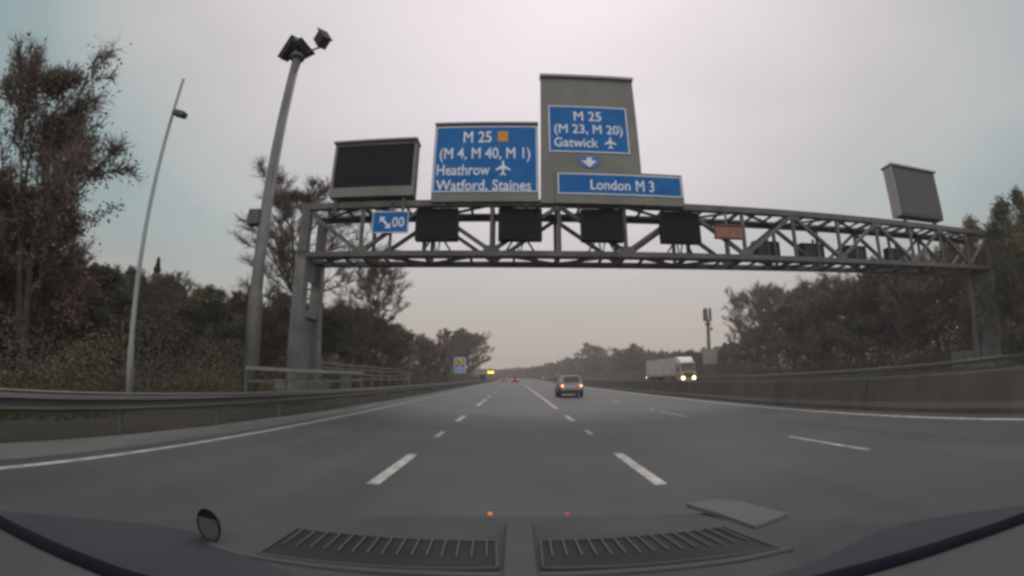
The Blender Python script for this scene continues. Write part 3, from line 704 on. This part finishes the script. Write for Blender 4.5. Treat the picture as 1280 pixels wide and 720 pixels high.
for i in range(4): gl.box((0, -.005, 1.05 + i * .17), (1.5, .06, .10))
obj('grille', gl, M['plastic'], **P)
obj('bumper', MB().box((0, .02, .55), (2.46, .22, .34)), M['cab'], bevel=.04, **P)
for s_ in (-1, 1):
    obj('headlight', MB().tube([(s_ * .86, -.12, .86), (s_ * .86, .06, .86)], [.23, .23], 12), M['head'], **P)
    obj('side_window', MB().box((s_ * 1.245, 1.1, 2.25), (.02, .9, .7)), M['glass'], **P)
    obj('wing_mirror', MB().box((s_ * 1.42, .35, 2.35), (.16, .12, .6)), M['plastic'], bevel=.02, **P)
obj('trailer', MB().rings([ring(2.75, 1.27, 1.15, 4.0, .04), ring(9.6, 1.27, 1.15, 4.02, .04)]), M['trailer'], **P)
obj('rear_trailer', MB().rings([ring(10.1, 1.27, 1.15, 4.05, .04), ring(18.9, 1.27, 1.15, 4.05, .04)]), M['trailer'], **P)
sp = MB()
for y in (4.5, 6.2, 7.9, 11.6, 13.3, 15.0, 16.7): sp.box((-1.275, y, 2.6), (.03, .06, 2.8))
for y0_, y1_ in ((2.8, 9.55), (10.15, 18.85)): sp.box((-1.277, (y0_ + y1_) / 2, 1.35), (.03, y1_ - y0_, .12)); sp.box((-1.277, (y0_ + y1_) / 2, 3.9), (.03, y1_ - y0_, .08))
obj('side_straps', sp, mat('strap_grey', (.20, .19, .17), .7, .1, 3), **P)
obj('chassis', MB().box((0, 9.8, .95), (1.1, 18, .3)), M['plastic'], **P)
obj('side_guard', MB().box((-1.2, 6.2, .75), (.05, 3.2, .5)), M['galv'], **P)
obj('marker_lamp', MB().box((-1.29, 18.6, 1.02), (.05, .22, .06)), M['head_white'], **P)
for s_ in (-1, 1):
    for y in (1.3, 4.2, 8.5, 12.0, 15.6, 16.9): wheel(lo_, s_ * 1.08, y, .5, .3)

# ------------------------------------------------------------------ trees
def rdir(rnd, d, spread):
    d = Vector(d).normalized()
    a = Vector((rnd.gauss(0, 1), rnd.gauss(0, 1), rnd.gauss(0, 1))); a -= d * a.dot(d); a.normalize()
    return (d * math.cos(spread) + a * math.sin(spread)).normalized()

def tree_meshes(seed, h, spread, limbs, twigs, leaves, leaf, start=.25, upright=.5, fork=1, leafmat=None, barkmat=None, twigw=.018):
    """unit: metres, base at origin; returns (trunk mesh, crown mesh, leaves mesh or None)"""
    rnd = random.Random(seed); tr = MB(); br = MB(); lf = MB()
    r0 = .018 * h + .05
    ends = []
    stems = []
    for fk in range(fork):
        p = Vector((rnd.uniform(-.15, .15) * fk, rnd.uniform(-.15, .15) * fk, -.15)); d = Vector((rnd.uniform(-.12, .12) * (fk + 1) * (fork > 1), rnd.uniform(-.12, .12) * (fk + 1) * (fork > 1), 1)).normalized()
        n = 9; pts = [p.copy()]
        for i in range(n):
            d = rdir(rnd, d, rnd.uniform(0, .10)); d.z = abs(d.z); p = p + d * (h * .96 / n); pts.append(p.copy())
        rad = [r0 * (1 - .93 * (i / n)) * (1 if fork == 1 else .75) for i in range(n + 1)]
        tr.tube(pts, rad, 7); stems.append((pts, rad))
    def grow(p, d, l, r, lev):
        n = 4; pts = [p.copy()]; q = p.copy(); dd = d.copy()
        for i in range(n):
            dd = rdir(rnd, dd, rnd.uniform(.05, .28)); dd = (dd + Vector((0, 0, .10 * upright))).normalized(); q = q + dd * (l / n); pts.append(q.copy())
        br.tube(pts, [max(.008, r * (1 - .75 * i / n)) for i in range(n + 1)], 4 if lev > 1 else 5, cap=False)
        ends.append((pts, dd.copy(), l, lev))
        if lev < 3:
            for _ in range(rnd.choice((3, 4)) if lev == 1 else rnd.choice((2, 3))):
                f = rnd.uniform(.3, 1); k_ = min(n - 1, int(f * n)); a = pts[k_].lerp(pts[k_ + 1], f * n - k_)
                grow(a, rdir(rnd, dd, rnd.uniform(.4, .95)), l * rnd.uniform(.42, .62), r * .5, lev + 1)
    for i in range(limbs):
        pts, rad = stems[i % fork]
        f = start + (1 - start) * ((i + rnd.random()) / limbs) * .97
        k_ = min(8, int(f * 9)); a = pts[k_].lerp(pts[k_ + 1], f * 9 - k_)
        az_ = i * 2.4 + rnd.uniform(-.5, .5)
        prof_ = math.sin(math.pi * min(1, max(.12, (f - start) / (1 - start) * .8 + .22))) ** .7
        d = Vector((math.cos(az_), math.sin(az_), upright * rnd.uniform(.7, 1.5))).normalized()
        grow(a, d, spread * prof_ * rnd.uniform(.7, 1.15), rad[k_] * .5, 1)
    for _ in range(twigs):
        pts, dd, l, lev = rnd.choice(ends); f = rnd.random() * 3.999; k_ = int(f); a = pts[k_].lerp(pts[k_ + 1], f - k_)
        d = rdir(rnd, (dd + Vector((0, 0, .3 * upright))).normalized(), rnd.uniform(.2, 1.0)); L_ = rnd.uniform(.35, .9) * (.5 + h / 20)
        s_ = d.cross(Vector((rnd.gauss(0, 1), rnd.gauss(0, 1), rnd.gauss(0, 1)))).normalized() * twigw * rnd.uniform(.6, 1.3)
        mid = a + d * L_ * .5 + Vector((rnd.gauss(0, 1), rnd.gauss(0, 1), rnd.gauss(0, 1))) * .05 * L_
        e_ = a + rdir(rnd, d, .25) * L_
        br.add([a - s_, a + s_, mid + s_ * .7, mid - s_ * .7, e_], [(0, 1, 2, 3), (3, 2, 4)])
        d2 = rdir(rnd, d, .7); e2 = mid + d2 * L_ * .45; br.add([mid - s_ * .6, mid + s_ * .6, e2], [(0, 1, 2)])
    for _ in range(leaves):
        pts, dd, l, lev = rnd.choice(ends); f = rnd.random() * 3.999; k_ = int(f); a = pts[k_].lerp(pts[k_ + 1], f - k_)
        a = a + Vector((rnd.gauss(0, 1), rnd.gauss(0, 1), rnd.gauss(0, .8))) * .28 * (.4 + h / 16)
        u = Vector((rnd.gauss(0, 1), rnd.gauss(0, 1), rnd.gauss(0, 1))).normalized(); w_ = u.cross(Vector((rnd.gauss(0, 1), rnd.gauss(0, 1), rnd.gauss(0, 1)))).normalized()
        s_ = leaf * rnd.uniform(.5, 1.3)
        lf.add([a - u * s_, a + w_ * s_ * .55, a + u * s_, a - w_ * s_ * .55], [(0, 1, 2, 3)])
    bm_ = barkmat or M['bark']
    return (tr.mesh('trunk', bm_, True), br.mesh('branches', M['twig'] if barkmat is None else barkmat), lf.mesh('foliage', leafmat) if leaves else None)

PROTO = {}
def proto(key, **kw): PROTO[key] = (tree_meshes(**kw), kw['h'])
proto('bare_a', seed=1, h=13, spread=4.6, limbs=22, twigs=9000, leaves=0, leaf=0, start=.22, upright=.7, fork=2)
proto('bare_b', seed=2, h=12, spread=4.2, limbs=20, twigs=8000, leaves=500, leaf=.10, start=.2, upright=.9, leafmat=M['leaf_brown'])
proto('bare_c', seed=3, h=14, spread=4.6, limbs=22, twigs=10000, leaves=0, leaf=0, start=.3, upright=.6, fork=2)
proto('brown_a', seed=4, h=10, spread=3.6, limbs=16, twigs=4000, leaves=9000, leaf=.12, start=.12, upright=.6, leafmat=M['leaf_brown'])
proto('brown_b', seed=5, h=11, spread=3.9, limbs=17, twigs=4000, leaves=10000, leaf=.12, start=.10, upright=.5, leafmat=M['leaf_rust'])
proto('green_a', seed=6, h=10, spread=3.6, limbs=17, twigs=2500, leaves=12000, leaf=.12, start=.08, upright=.5, leafmat=M['leaf_green'])
proto('green_b', seed=8, h=12, spread=4.0, limbs=18, twigs=2500, leaves=13000, leaf=.13, start=.10, upright=.35, leafmat=M['leaf_green'])
proto('round', seed=21, h=12, spread=5.6, limbs=26, twigs=14000, leaves=5000, leaf=.10, start=.12, upright=.45, leafmat=M['leaf_brown'], twigw=.03)
proto('tall', seed=9, h=11, spread=3.7, limbs=17, twigs=8000, leaves=9000, leaf=.085, start=.22, upright=1.0, fork=3, leafmat=M['leaf_brown'])
proto('pale', seed=10, h=3, spread=1.3, limbs=12, twigs=500, leaves=0, leaf=0, start=.1, upright=1.0, barkmat=M['bark_pale'], twigw=.012)
def conifer(seed, h):
    rnd = random.Random(seed); tr = MB(); lf = MB()
    tr.tube([(0, 0, -.1), (0, 0, h * .5), (0, 0, h)], [.02 * h, .011 * h, .01], 7)
    for i in range(3600):
        f = rnd.random() ** .8; z = h * (.12 + .88 * f); rr = (1 - f) ** .8 * h * .24 * (.55 + .45 * abs(math.sin(f * 34))) * rnd.random() ** .45 + .03
        a = rnd.uniform(0, 6.28); p = Vector((rr * math.cos(a), rr * math.sin(a), z - rr * .25))
        u = Vector((math.cos(a), math.sin(a), -.4 + rnd.gauss(0, .3))).normalized(); w_ = u.cross(Vector((rnd.gauss(0, 1), rnd.gauss(0, 1), 1))).normalized(); s_ = .17 * rnd.uniform(.6, 1.3)
        lf.add([p - u * s_, p + w_ * s_ * .4, p + u * s_, p - w_ * s_ * .4], [(0, 1, 2, 3)])
    return (tr.mesh('trunk', M['bark'], True), None, lf.mesh('foliage', M['leaf_green']))
PROTO['conifer'] = (conifer(12, 10), 10)

def ground_z(x, y):
    if x <= -6.3: d = -6.3 - x; z = .02 + .04 * min(d, 3) + max(0, min(d - 5, 14)) * .16
    else: d = x - 28; z = .02 + .05 * min(d, 3) + max(0, min(d - 6, 14)) * .09
    if y > 300: z *= max(0, 1 - (y - 300) / 200)
    return z - .12
trng = random.Random(42)
def plant(key, x, y, h, label, group=None, name='bare_tree', cat='tree', wide=1.0, rot=None):
    (tr, br, lf), h0 = PROTO[key]
    z = ground_z(x, y); s_ = (h - z) / h0
    o = thing(name, label, cat, (x, y, z), group); o.scale = (s_ * wide, s_ * wide, s_); o.rotation_euler.z = trng.uniform(0, 6.28) if rot is None else rot
    for nm, me in (('trunk', tr), ('crown', br), ('foliage', lf)):
        if me is None: continue
        c = bpy.data.objects.new(nm if nm != 'foliage' else ('crown' if br is None else 'foliage'), me); COL.objects.link(c); c.parent = o
    return o
# trees one can point at
plant('tall', -13.6, 8.6, 10.4, 'tall sparse brown tree standing high beside the lamp column', name='tall_tree', rot=.6)
plant('tall', -15.5, 5.6, 7.8, 'second sparse brown tree at the left edge beside the tallest one', name='tall_tree', rot=2.5)
plant('brown_b', -15.5, 10.6, 6.6, 'rusty bushy tree low between the tall tree and the lamp column', name='leafy_tree', wide=1.3)
plant('round', -17, 7.6, 6.4, 'round brown tree low behind the two tall sparse trees', name='leafy_tree', wide=1.0)
plant('brown_b', -14.5, 5.6, 6.6, 'rusty brown tree at the foot of the tall sparse tree', name='leafy_tree')
plant('bare_a', -14.2, 29.6, 13.6, 'bare spreading tree directly behind the gantry leg', rot=1.0, wide=1.2)
plant('bare_b', -13.4, 40.5, 11.0, 'bare twiggy tree just past the gantry leg above the timber fence')
plant('bare_c', -13.8, 102, 11.0, 'bare tree standing above the blue sign with the yellow disc', wide=1.0)
plant('round', -14.2, 150, 15.0, 'tall brown tree ending the left wood above the amber sign', name='leafy_tree', wide=1.05)
plant('round', -13.9, 128, 12.2, 'rusty tree between the bare tree and the end of the left wood', name='leafy_tree', wide=.9)
plant('conifer', -22, 23.6, 7.6, 'small pointed conifer on the skyline left of the camera mast', name='conifer_tree', wide=.8)
plant('pale', -10.2, 46.5, 3.0, 'small pale bare sapling at the end of the timber fence', name='sapling')
plant('bare_a', 47.5, 93, 17.4, 'bare grey tree just beside the telecom mast', wide=.85)
plant('bare_c', 46.5, 85, 17.0, 'taller bare tree second from the telecom mast', wide=.8)
plant('bare_b', 46, 77, 16.4, 'bare reddish tree third from the telecom mast', wide=.8)
plant('brown_b', 43, 63, 14.6, 'rusty brown tree where the dense right wood begins', name='leafy_tree', wide=.9)
plant('green_b', 33.6, 18.6, 12.2, 'dark leafy tree standing in front of the far gantry leg', name='leafy_tree', wide=.72)
plant('brown_a', 32.9, 16.2, 7.0, 'low brown tree at the right edge before the far gantry leg', name='leafy_tree', wide=1.0)
plant('green_a', 32.8, 20.2, 7.6, 'bushy green tree hugging the foot of the far gantry leg', name='leafy_tree', wide=.8)
plant('brown_a', 38.0, 26.5, 11.8, 'brown tree behind the far gantry end under the message sign', name='leafy_tree')
plant('round', 33, 300, 13, 'single dark tree on the skyline beyond the silver car', name='leafy_tree', wide=.45)
plant('round', 42, 262, 18.0, 'large round brown tree on the skyline between silver car and lorry', name='leafy_tree', wide=1.25)
plant('round', 50, 205, 13.8, 'broad rusty tree behind the left end of the lorry', name='leafy_tree', wide=1.5)
# woods either side
GL = 'brown and green trees of the dense left wood'; LL = 'scrubby tree merging into the dense wood behind the left guardrail'
GR = 'trees of the dense right wood'; LR = 'dark scrubby tree merging into the dense wood behind the far guardrail'
keys = ['brown_a', 'brown_b', 'green_a', 'bare_b', 'round', 'bare_b', 'bare_c', 'round', 'green_b']
# z over x ratio of the skyline against azimuth, left then right
def lerp_tab(tab, a):
    for (a0, v0), (a1, v1) in zip(tab[:-1], tab[1:]):
        if a0 <= a <= a1: return v0 + (v1 - v0) * (a - a0) / (a1 - a0)
    return tab[0][1] if a < tab[0][0] else tab[-1][1]
TL = [(5, .62), (8, .50), (12, .43), (15, .42), (19, .44), (24, .36), (30, .275), (37, .265), (43, .24), (50, .23), (60, .22), (75, .22)]
TR = [(12, .18), (16, .15), (22, .13), (26, .16), (33, .30), (44, .25), (54, .25), (62, .26), (75, .26)]
for az_ in [73, 69, 65, 61, 58, 55, 52, 49, 46.5, 44, 42, 40, 38, 36, 34, 32, 30, 28, 26, 24, 22, 20, 18, 16.5, 15, 13.7, 12.5, 11.3, 10, 9, 8, 7.2, 6.4]:
    d_ = trng.uniform(16, 21) if az_ > 22 else trng.uniform(12.5, 15.5)
    r_ = lerp_tab(TL, az_) * trng.uniform(.82, 1.0)
    plant(trng.choice(keys), -d_, d_ / math.tan(R(az_)), 1.4 + r_ * d_, LL, GL, name='wood_tree', wide=trng.uniform(1.0, 1.35))
for az_ in [72, 66, 58, 53, 50, 47.5, 45, 43, 41, 39, 37.5, 36, 34.5, 33, 31, 29, 27, 25, 23, 21.3, 20, 18.6, 17.4, 16.2, 15.2, 14, 13]:
    d_ = trng.uniform(39, 44) if az_ > 34 else trng.uniform(47, 52)
    r_ = lerp_tab(TR, az_) * trng.uniform(.85, 1.0)
    plant(trng.choice(keys), d_, d_ / math.tan(R(az_)), 1.4 + r_ * d_, LR, GR, name='wood_tree', wide=trng.uniform(1.1, 1.5))

def scrub(seed, fn, n, size, lo=.5):
    rnd = random.Random(seed); mb = MB()
    for _ in range(n):
        p = fn(rnd); u = Vector((rnd.gauss(0, 1), rnd.gauss(0, 1), rnd.gauss(0, .8))).normalized(); w_ = u.cross(Vector((rnd.gauss(0, 1), rnd.gauss(0, 1), rnd.gauss(0, 1)))).normalized(); s_ = size * rnd.uniform(lo, 1.4)
        mb.add([p - u * s_, p + w_ * s_ * .5, p + u * s_, p - w_ * s_ * .5], [(0, 1, 2, 3)])
    return mb
def wob(y, k=1): return .5 + .25 * math.sin(y * .41 * k) + .25 * math.sin(y * .97 * k + 1.3)
def fl(r):
    y = -6 + 160 * r.random() ** 1.6; x = -10.6 - 4.5 * r.random(); hh = (.9 + 2.3 * wob(y + x * 2)) * (.35 + .65 * min(1, (-x - 10.6) / 2.5))
    return Vector((x, y, ground_z(x, y) + hh * r.random() ** .8))
tag(obj('undergrowth', scrub(5, fl, 110000, .055), M['scrub']), 'brown and green bramble scrub along the foot of the left wood', 'undergrowth', kind='stuff')
def fr_(r):
    y = 4 + 190 * r.random() ** 1.4; x = 35 + 5 * r.random(); hh = (1.2 + 2.4 * wob(y + x * 2, .8)) * (.4 + .6 * min(1, (x - 35) / 2.5))
    return Vector((x, y, ground_z(x, y) + hh * r.random() ** .8))
tag(obj('undergrowth', scrub(6, fr_, 70000, .10), M['scrub']), 'dark scrub along the foot of the wood beyond the opposite carriageway', 'undergrowth', kind='stuff')
# deep wood filling in behind the front trees
def fb(r):
    az_ = r.uniform(6, 74); d_ = r.uniform(21, 27); rr = lerp_tab(TL, az_) * (.72 + .2 * wob(az_ * 3.1)); y = d_ / math.tan(R(az_))
    z0_ = ground_z(-d_, y); return Vector((-d_, y, z0_ + (1.4 + rr * d_ - z0_) * r.random()))
tag(obj('woodland', scrub(7, fb, 90000, .16), M['far_wood']), 'dense brown woodland filling the slope behind the left trees', 'woodland', kind='stuff')
def fb2(r):
    az_ = r.uniform(9, 72); d_ = r.uniform(48, 60); rr = lerp_tab(TR, max(12, az_)) * (.74 + .2 * wob(az_ * 3.3)); y = d_ / math.tan(R(az_))
    z0_ = ground_z(d_, y); return Vector((d_, y, z0_ + (1.4 + rr * d_ - z0_) * r.random()))
tag(obj('woodland', scrub(8, fb2, 110000, .22), M['far_wood']), 'dense dark woodland behind the bare trees and mast on the right', 'woodland', kind='stuff')
SKY_R = [(-6, .8), (-3, .9), (0, .8), (2.2, 1.2), (4.2, 1.7), (5.3, 1.9), (6.6, 2.3), (7.6, 2.2), (9.3, 2.5), (11.5, 2.6), (13.8, 3.0), (15.4, 2.8), (17.6, 2.7), (20, 2.6), (23, 2.5), (27, 2.6)]
def fb4(r):
    az_ = r.uniform(-6, 27); y = (470 - 11.5 * (az_ + 6)) * r.uniform(.86, 1.0); el = lerp_tab(SKY_R, az_) * (.82 + .20 * wob(az_ * 9) + .1 * wob(az_ * 31))
    dd = y / math.cos(R(az_)); return Vector((y * math.tan(R(az_)), y, .3 + (1.1 + dd * math.tan(R(el))) * r.random() ** .85))
tag(obj('woodland', scrub(19, fb4, 60000, .5), M['far_wood']), 'low brown woodland on the skyline behind the lorry and silver car', 'woodland', kind='stuff')
def fb3(r):
    x = r.uniform(-260, 260); y = r.uniform(430, 520); top = 7.5 + 3.5 * wob(x * .16) + max(0, x - 10) * .05
    return Vector((x, y, top * r.random() ** .8))
tag(obj('woodland', scrub(9, fb3, 50000, .8), M['far_wood']), 'low hazy woodland closing the view at the end of the road', 'woodland', kind='stuff')

# ------------------------------------------------------------------ windscreen reflection of the dashboard, built as a solid dark shape
DZ = 1.2
db = thing('dashboard_reflection', 'solid dark grey stand-in for the dashboard reflected in the windscreen, with two slatted vents', 'dashboard reflection', (0, .3, 0))
out = [(-.70, .16), (-.64, .24), (-.58, .31), (-.515, .395), (-.455, .50), (-.40, .585), (-.34, .645), (-.25, .695), (-.13, .738), (0, .755), (.13, .748), (.25, .722), (.35, .685), (.43, .632), (.50, .525), (.56, .41), (.62, .315), (.68, .24), (.74, .16)]
dm = MB(); n = len(out); TS = [0, .015, .04, .09, .2, .4, .6, .8, 1]
for t_ in TS:
    for x, y in out:
        xn, yn = x * .92, .10
        z = DZ - .028 * (1 - min(1, t_ / .16)) ** 2
        dm.v.append(Vector((x + (xn - x) * t_, y + (yn - y) * t_, z)))
for j in range(len(TS) - 1):
    for i in range(n - 1): dm.f.append((j * n + i, j * n + i + 1, (j + 1) * n + i + 1, (j + 1) * n + i))
o0 = len(dm.v)
dm.v += [Vector((x * .97, y * .97, DZ - .10)) for x, y in out] + [Vector((x * .94, y * .9, .3)) for x, y in out]
for i in range(n - 1):
    dm.f.append((i + 1, i, o0 + i, o0 + i + 1)); dm.f.append((o0 + i + 1, o0 + i, o0 + n + i, o0 + n + i + 1))
obj('dash_top', dm, M['dash'], db, smooth=True)
obj('bulkhead', MB().box((0, .13, .45), (1.25, .04, .9)), M['dash_dark'], db)
def vent(pl):
    # pl: far-left, far-right, near-right, near-left
    z = DZ + .002
    a, b, c, d = [Vector((x, y, z)) for x, y in pl]
    v_ = obj('air_vent', MB().add([a, b, c, d] + [q - Vector((0, 0, .001)) for q in (a, b, c, d)], [(0, 3, 2, 1), (4, 5, 6, 7), (0, 1, 5, 4), (1, 2, 6, 5), (2, 3, 7, 6), (3, 0, 4, 7)]), M['vent'], db)
    sl = MB()
    for i in range(15):
        u = (i + .7) / 15.4; p = a.lerp(b, u); q = d.lerp(c, u); q = p.lerp(q, .62)
        sl.bar(p + Vector((0, 0, .002)), q + Vector((0, 0, .001)), .0020, .003)
    obj('slats', sl, M['slat'], v_)
    rm_ = MB()
    for p, q in ((a, b), (b, c), (c, d), (d, a)): rm_.bar(p + Vector((0, 0, .0005)), q + Vector((0, 0, .0005)), .003, .003)
    obj('vent_rim', rm_, M['dash_light'], v_)
vent([(-.262, .540), (-.020, .560), (-.016, .474), (-.262, .440)])
vent([(.032, .560), (.262, .560), (.285, .460), (.030, .474)])
obj('centre_strip', MB().box((.007, .535, DZ + .003), (.034, .20, .008)), M['dash_light'], db, bevel=.002)
lip = MB(); pts = [(-.325, .440), (-.285, .434), (-.20, .441), (-.08, .456), (.007, .460), (.12, .458), (.24, .452), (.30, .455)]
for p, q in zip(pts[:-1], pts[1:]): lip.bar((p[0], p[1], DZ + .001), (q[0], q[1], DZ + .001), .010, .003)
obj('front_lip', lip, M['dash_light'], db)
# round speaker ring, light panels, glowing spots for reflected lamps
cx, cy = -.333, .452
rr_ = lambda a, k_=1: (cx + .0155 * k_ * math.cos(a), cy - .002 * math.sin(a), DZ + .018 + .0195 * k_ * math.sin(a))
ro = obj('round_knob', MB().add([rr_(2 * math.pi * i / 28) for i in range(28)] + [(cx + .0155 * math.cos(2 * math.pi * i / 28), cy + .004, DZ + .018 + .0195 * math.sin(2 * math.pi * i / 28)) for i in range(28)],
    [tuple(range(28)), tuple(reversed(range(28, 56)))] + [(i, i + 28, (i + 1) % 28 + 28, (i + 1) % 28) for i in range(28)]), M['dash_light'], db)
obj('knob_ring', MB().tube([rr_(2 * math.pi * i / 28) for i in range(29)], .0011, 6, cap=False), M['seal'], ro)
ic = [R(a) for a in range(30, 151, 10)]
obj('knob_crescent', MB().add([tuple(Vector(rr_(a, .97)) - Vector((0, .001, 0))) for a in ic] + [tuple(Vector(rr_(a, .97)) - Vector((0, .001, .0085 * max(.02, math.sin((a - R(30)) / R(120) * math.pi))))) for a in reversed(ic)], [tuple(range(2 * len(ic)))]), M['seal'], ro)
def panel(name, pl, m, z, th=.006):
    vs = [(x, y, z) for x, y in pl]; k_ = len(vs)
    return obj(name, MB().add(vs + [(x, y, z - th) for x, y in pl], [tuple(range(k_)), tuple(reversed(range(k_, 2 * k_)))] + [(i, i + k_, (i + 1) % k_ + k_, (i + 1) % k_) for i in range(k_)]), m, db)
panel('instrument_hood', [(.256, .687), (.309, .696), (.339, .658), (.364, .570), (.298, .542), (.281, .618)][::-1], mat('hood_grey', (.105, .106, .105), .8, .12, 5, spec=.3), DZ + .004, .006)
sl_ = MB()
def sealpts(): return [(-.84, .262), (-.68, .276), (-.57, .285), (-.526, .288), (-.438, .294), (-.376, .299), (-.333, .302), (-.24, .318), (-.12, .335), (0, .345), (.12, .350), (.24, .352), (.30, .351), (.36, .345), (.45, .333), (.557, .312), (.70, .282), (.84, .255)]
SP = sealpts()
sl_.tube([(x, y, DZ + .004) for x, y in SP], .0095, 8)
obj('windscreen_seal', sl_, M['seal'], db, smooth=True)
panel('near_pad', [(x, y - .004) for x, y in SP[::-1]] + [(-.8, .08), (.84, .08)], M['dash_light'], DZ + .004, .01)
scl = [(x, y) for x, y in SP[:8]] + [(-.20, .405), (-.285, .436), (-.364, .462), (-.431, .443), (-.483, .405), (-.531, .362), (-.575, .315), (-.84, .30)]
panel('scuttle_panel', scl[::-1], M['dash_dark'], DZ + .0022, .004)
scr = [(x, y) for x, y in SP[11:]] + [(.84, .28), (.62, .345), (.55, .40), (.47, .435), (.40, .435), (.30, .405), (.22, .395)]
panel('scuttle_panel', scr, M['dash_dark'], DZ + .0022, .004)
obj('lamp_reflection', MB().box((-.033, .675, DZ + .004), (.006, .007, .003)), M['dot_orange'], db)  # glowing box stands in for a lamp reflected in the windscreen
obj('lamp_reflection', MB().box((.075, .672, DZ + .004), (.006, .006, .003)), M['dot_red'], db)

# thin damp air
hz_ = bpy.data.materials.new('damp_air'); N, L = nodes_of(hz_)
for n_ in list(N):
    if n_.type == 'BSDF_PRINCIPLED': N.remove(n_)
pv = N.new('ShaderNodeVolumePrincipled'); pv.inputs['Color'].default_value = (.92, .90, .88, 1); pv.inputs['Density'].default_value = .0011; pv.inputs['Anisotropy'].default_value = 0
L.new(pv.outputs['Volume'], next(n_ for n_ in N if n_.type == 'OUTPUT_MATERIAL').inputs['Volume'])
tag(obj('haze', MB().box((0, 270, 8), (900, 700, 30)), hz_), 'thin damp winter haze over the motorway', 'haze', kind='stuff')

# ------------------------------------------------------------------ sky and light
W = bpy.data.worlds.new('World'); S.world = W; W.use_nodes = True
N, L = W.node_tree.nodes, W.node_tree.links
bg = N['Background']; bg.inputs['Strength'].default_value = .1
SUN_EL, SUN_AZ = 50, 8
sk = N.new('ShaderNodeTexSky'); sk.sky_type = 'NISHITA'; sk.sun_disc = False; sk.sun_elevation = R(SUN_EL); sk.sun_rotation = R(SUN_AZ); sk.dust_density = 4; sk.air_density = 1.2
tc = N.new('ShaderNodeTexCoord')
def vm_(op, a, b=None):
    n_ = N.new('ShaderNodeVectorMath'); n_.operation = op; L.new(a, n_.inputs[0])
    if b is not None: n_.inputs[1].default_value = b
    return n_
nrm = vm_('NORMALIZE', tc.outputs['Generated'])
Bd = Vector((math.sin(R(SUN_AZ)) * math.cos(R(52)), math.cos(R(SUN_AZ)) * math.cos(R(52)), math.sin(R(52))))
dt = vm_('DOT_PRODUCT', nrm.outputs['Vector'], tuple(Bd))
nz = N.new('ShaderNodeTexNoise'); nz.inputs['Scale'].default_value = 2.2; nz.inputs['Detail'].default_value = 5; nz.inputs['Roughness'].default_value = .45
mpw = N.new('ShaderNodeMapping'); mpw.inputs['Scale'].default_value = (1, 1, 2.4); L.new(nrm.outputs['Vector'], mpw.inputs['Vector']); L.new(mpw.outputs['Vector'], nz.inputs['Vector'])
ad = N.new('ShaderNodeMath'); ad.operation = 'MULTIPLY_ADD'; L.new(nz.outputs['Fac'], ad.inputs[0]); ad.inputs[1].default_value = .24; 
sub = N.new('ShaderNodeMath'); sub.operation = 'SUBTRACT'; L.new(dt.outputs['Value'], sub.inputs[0]); sub.inputs[1].default_value = .12
L.new(sub.outputs[0], ad.inputs[2])
cr = N.new('ShaderNodeValToRGB'); L.new(ad.outputs[0], cr.inputs['Fac'])
E_ = cr.color_ramp.elements
E_[0].position = .30; E_[0].color = (.20, .28, .295, 1)
E_[1].position = 1.0; E_[1].color = (.70, .645, .68, 1)
for p, c in ((.54, (.275, .345, .35, 1)), (.65, (.395, .42, .42, 1)), (.77, (.495, .475, .482, 1)), (.90, (.62, .575, .60, 1))):
    e = E_.new(p); e.color = c
# warm dim band low over the road
sep = N.new('ShaderNodeSeparateXYZ'); L.new(nrm.outputs['Vector'], sep.inputs[0])
mr = N.new('ShaderNodeMapRange'); mr.inputs['From Min'].default_value = .30; mr.inputs['From Max'].default_value = .0; mr.interpolation_type = 'SMOOTHSTEP'
L.new(sep.outputs['Z'], mr.inputs['Value'])
mx = N.new('ShaderNodeMix'); mx.data_type = 'RGBA'; L.new(mr.outputs['Result'], mx.inputs['Factor']); L.new(cr.outputs['Color'], mx.inputs['A']); mx.inputs['B'].default_value = (.45, .385, .335, 1)
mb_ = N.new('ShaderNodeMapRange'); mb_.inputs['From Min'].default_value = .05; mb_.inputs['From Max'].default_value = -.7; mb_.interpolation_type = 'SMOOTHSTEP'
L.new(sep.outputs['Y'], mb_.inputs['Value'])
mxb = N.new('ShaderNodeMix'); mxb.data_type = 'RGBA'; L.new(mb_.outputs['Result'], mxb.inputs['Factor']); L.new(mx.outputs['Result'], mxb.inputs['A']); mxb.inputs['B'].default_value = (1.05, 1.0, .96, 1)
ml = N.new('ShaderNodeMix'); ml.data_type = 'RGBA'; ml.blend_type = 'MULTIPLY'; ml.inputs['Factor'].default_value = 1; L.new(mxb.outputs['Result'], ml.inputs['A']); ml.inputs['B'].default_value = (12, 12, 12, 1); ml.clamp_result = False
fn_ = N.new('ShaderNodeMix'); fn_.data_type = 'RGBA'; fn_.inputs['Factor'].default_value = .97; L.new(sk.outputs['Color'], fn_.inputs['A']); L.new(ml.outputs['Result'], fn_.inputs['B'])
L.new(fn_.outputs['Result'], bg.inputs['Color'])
sd = bpy.data.lights.new('sun', 'SUN'); sd.energy = .5; sd.angle = R(25); sd.color = (1, .97, .92)
so = bpy.data.objects.new('sun', sd); COL.objects.link(so)
to = Vector((math.sin(R(SUN_AZ)) * math.cos(R(SUN_EL)), math.cos(R(SUN_AZ)) * math.cos(R(SUN_EL)), math.sin(R(SUN_EL))))
so.rotation_euler = to.to_track_quat('Z', 'Y').to_euler(); so.location = (0, 0, 60)

S.view_settings.view_transform = 'Standard'; S.view_settings.look = 'None'; S.view_settings.gamma = 1; S.view_settings.exposure = 0; S.view_settings.use_curve_mapping = False
S.render.engine = 'CYCLES'
S.cycles.pixel_filter_type = 'BLACKMAN_HARRIS'; S.cycles.filter_width = 3.0
S.cycles.use_denoising = True
S.cycles.max_bounces = 6; S.cycles.diffuse_bounces = 3
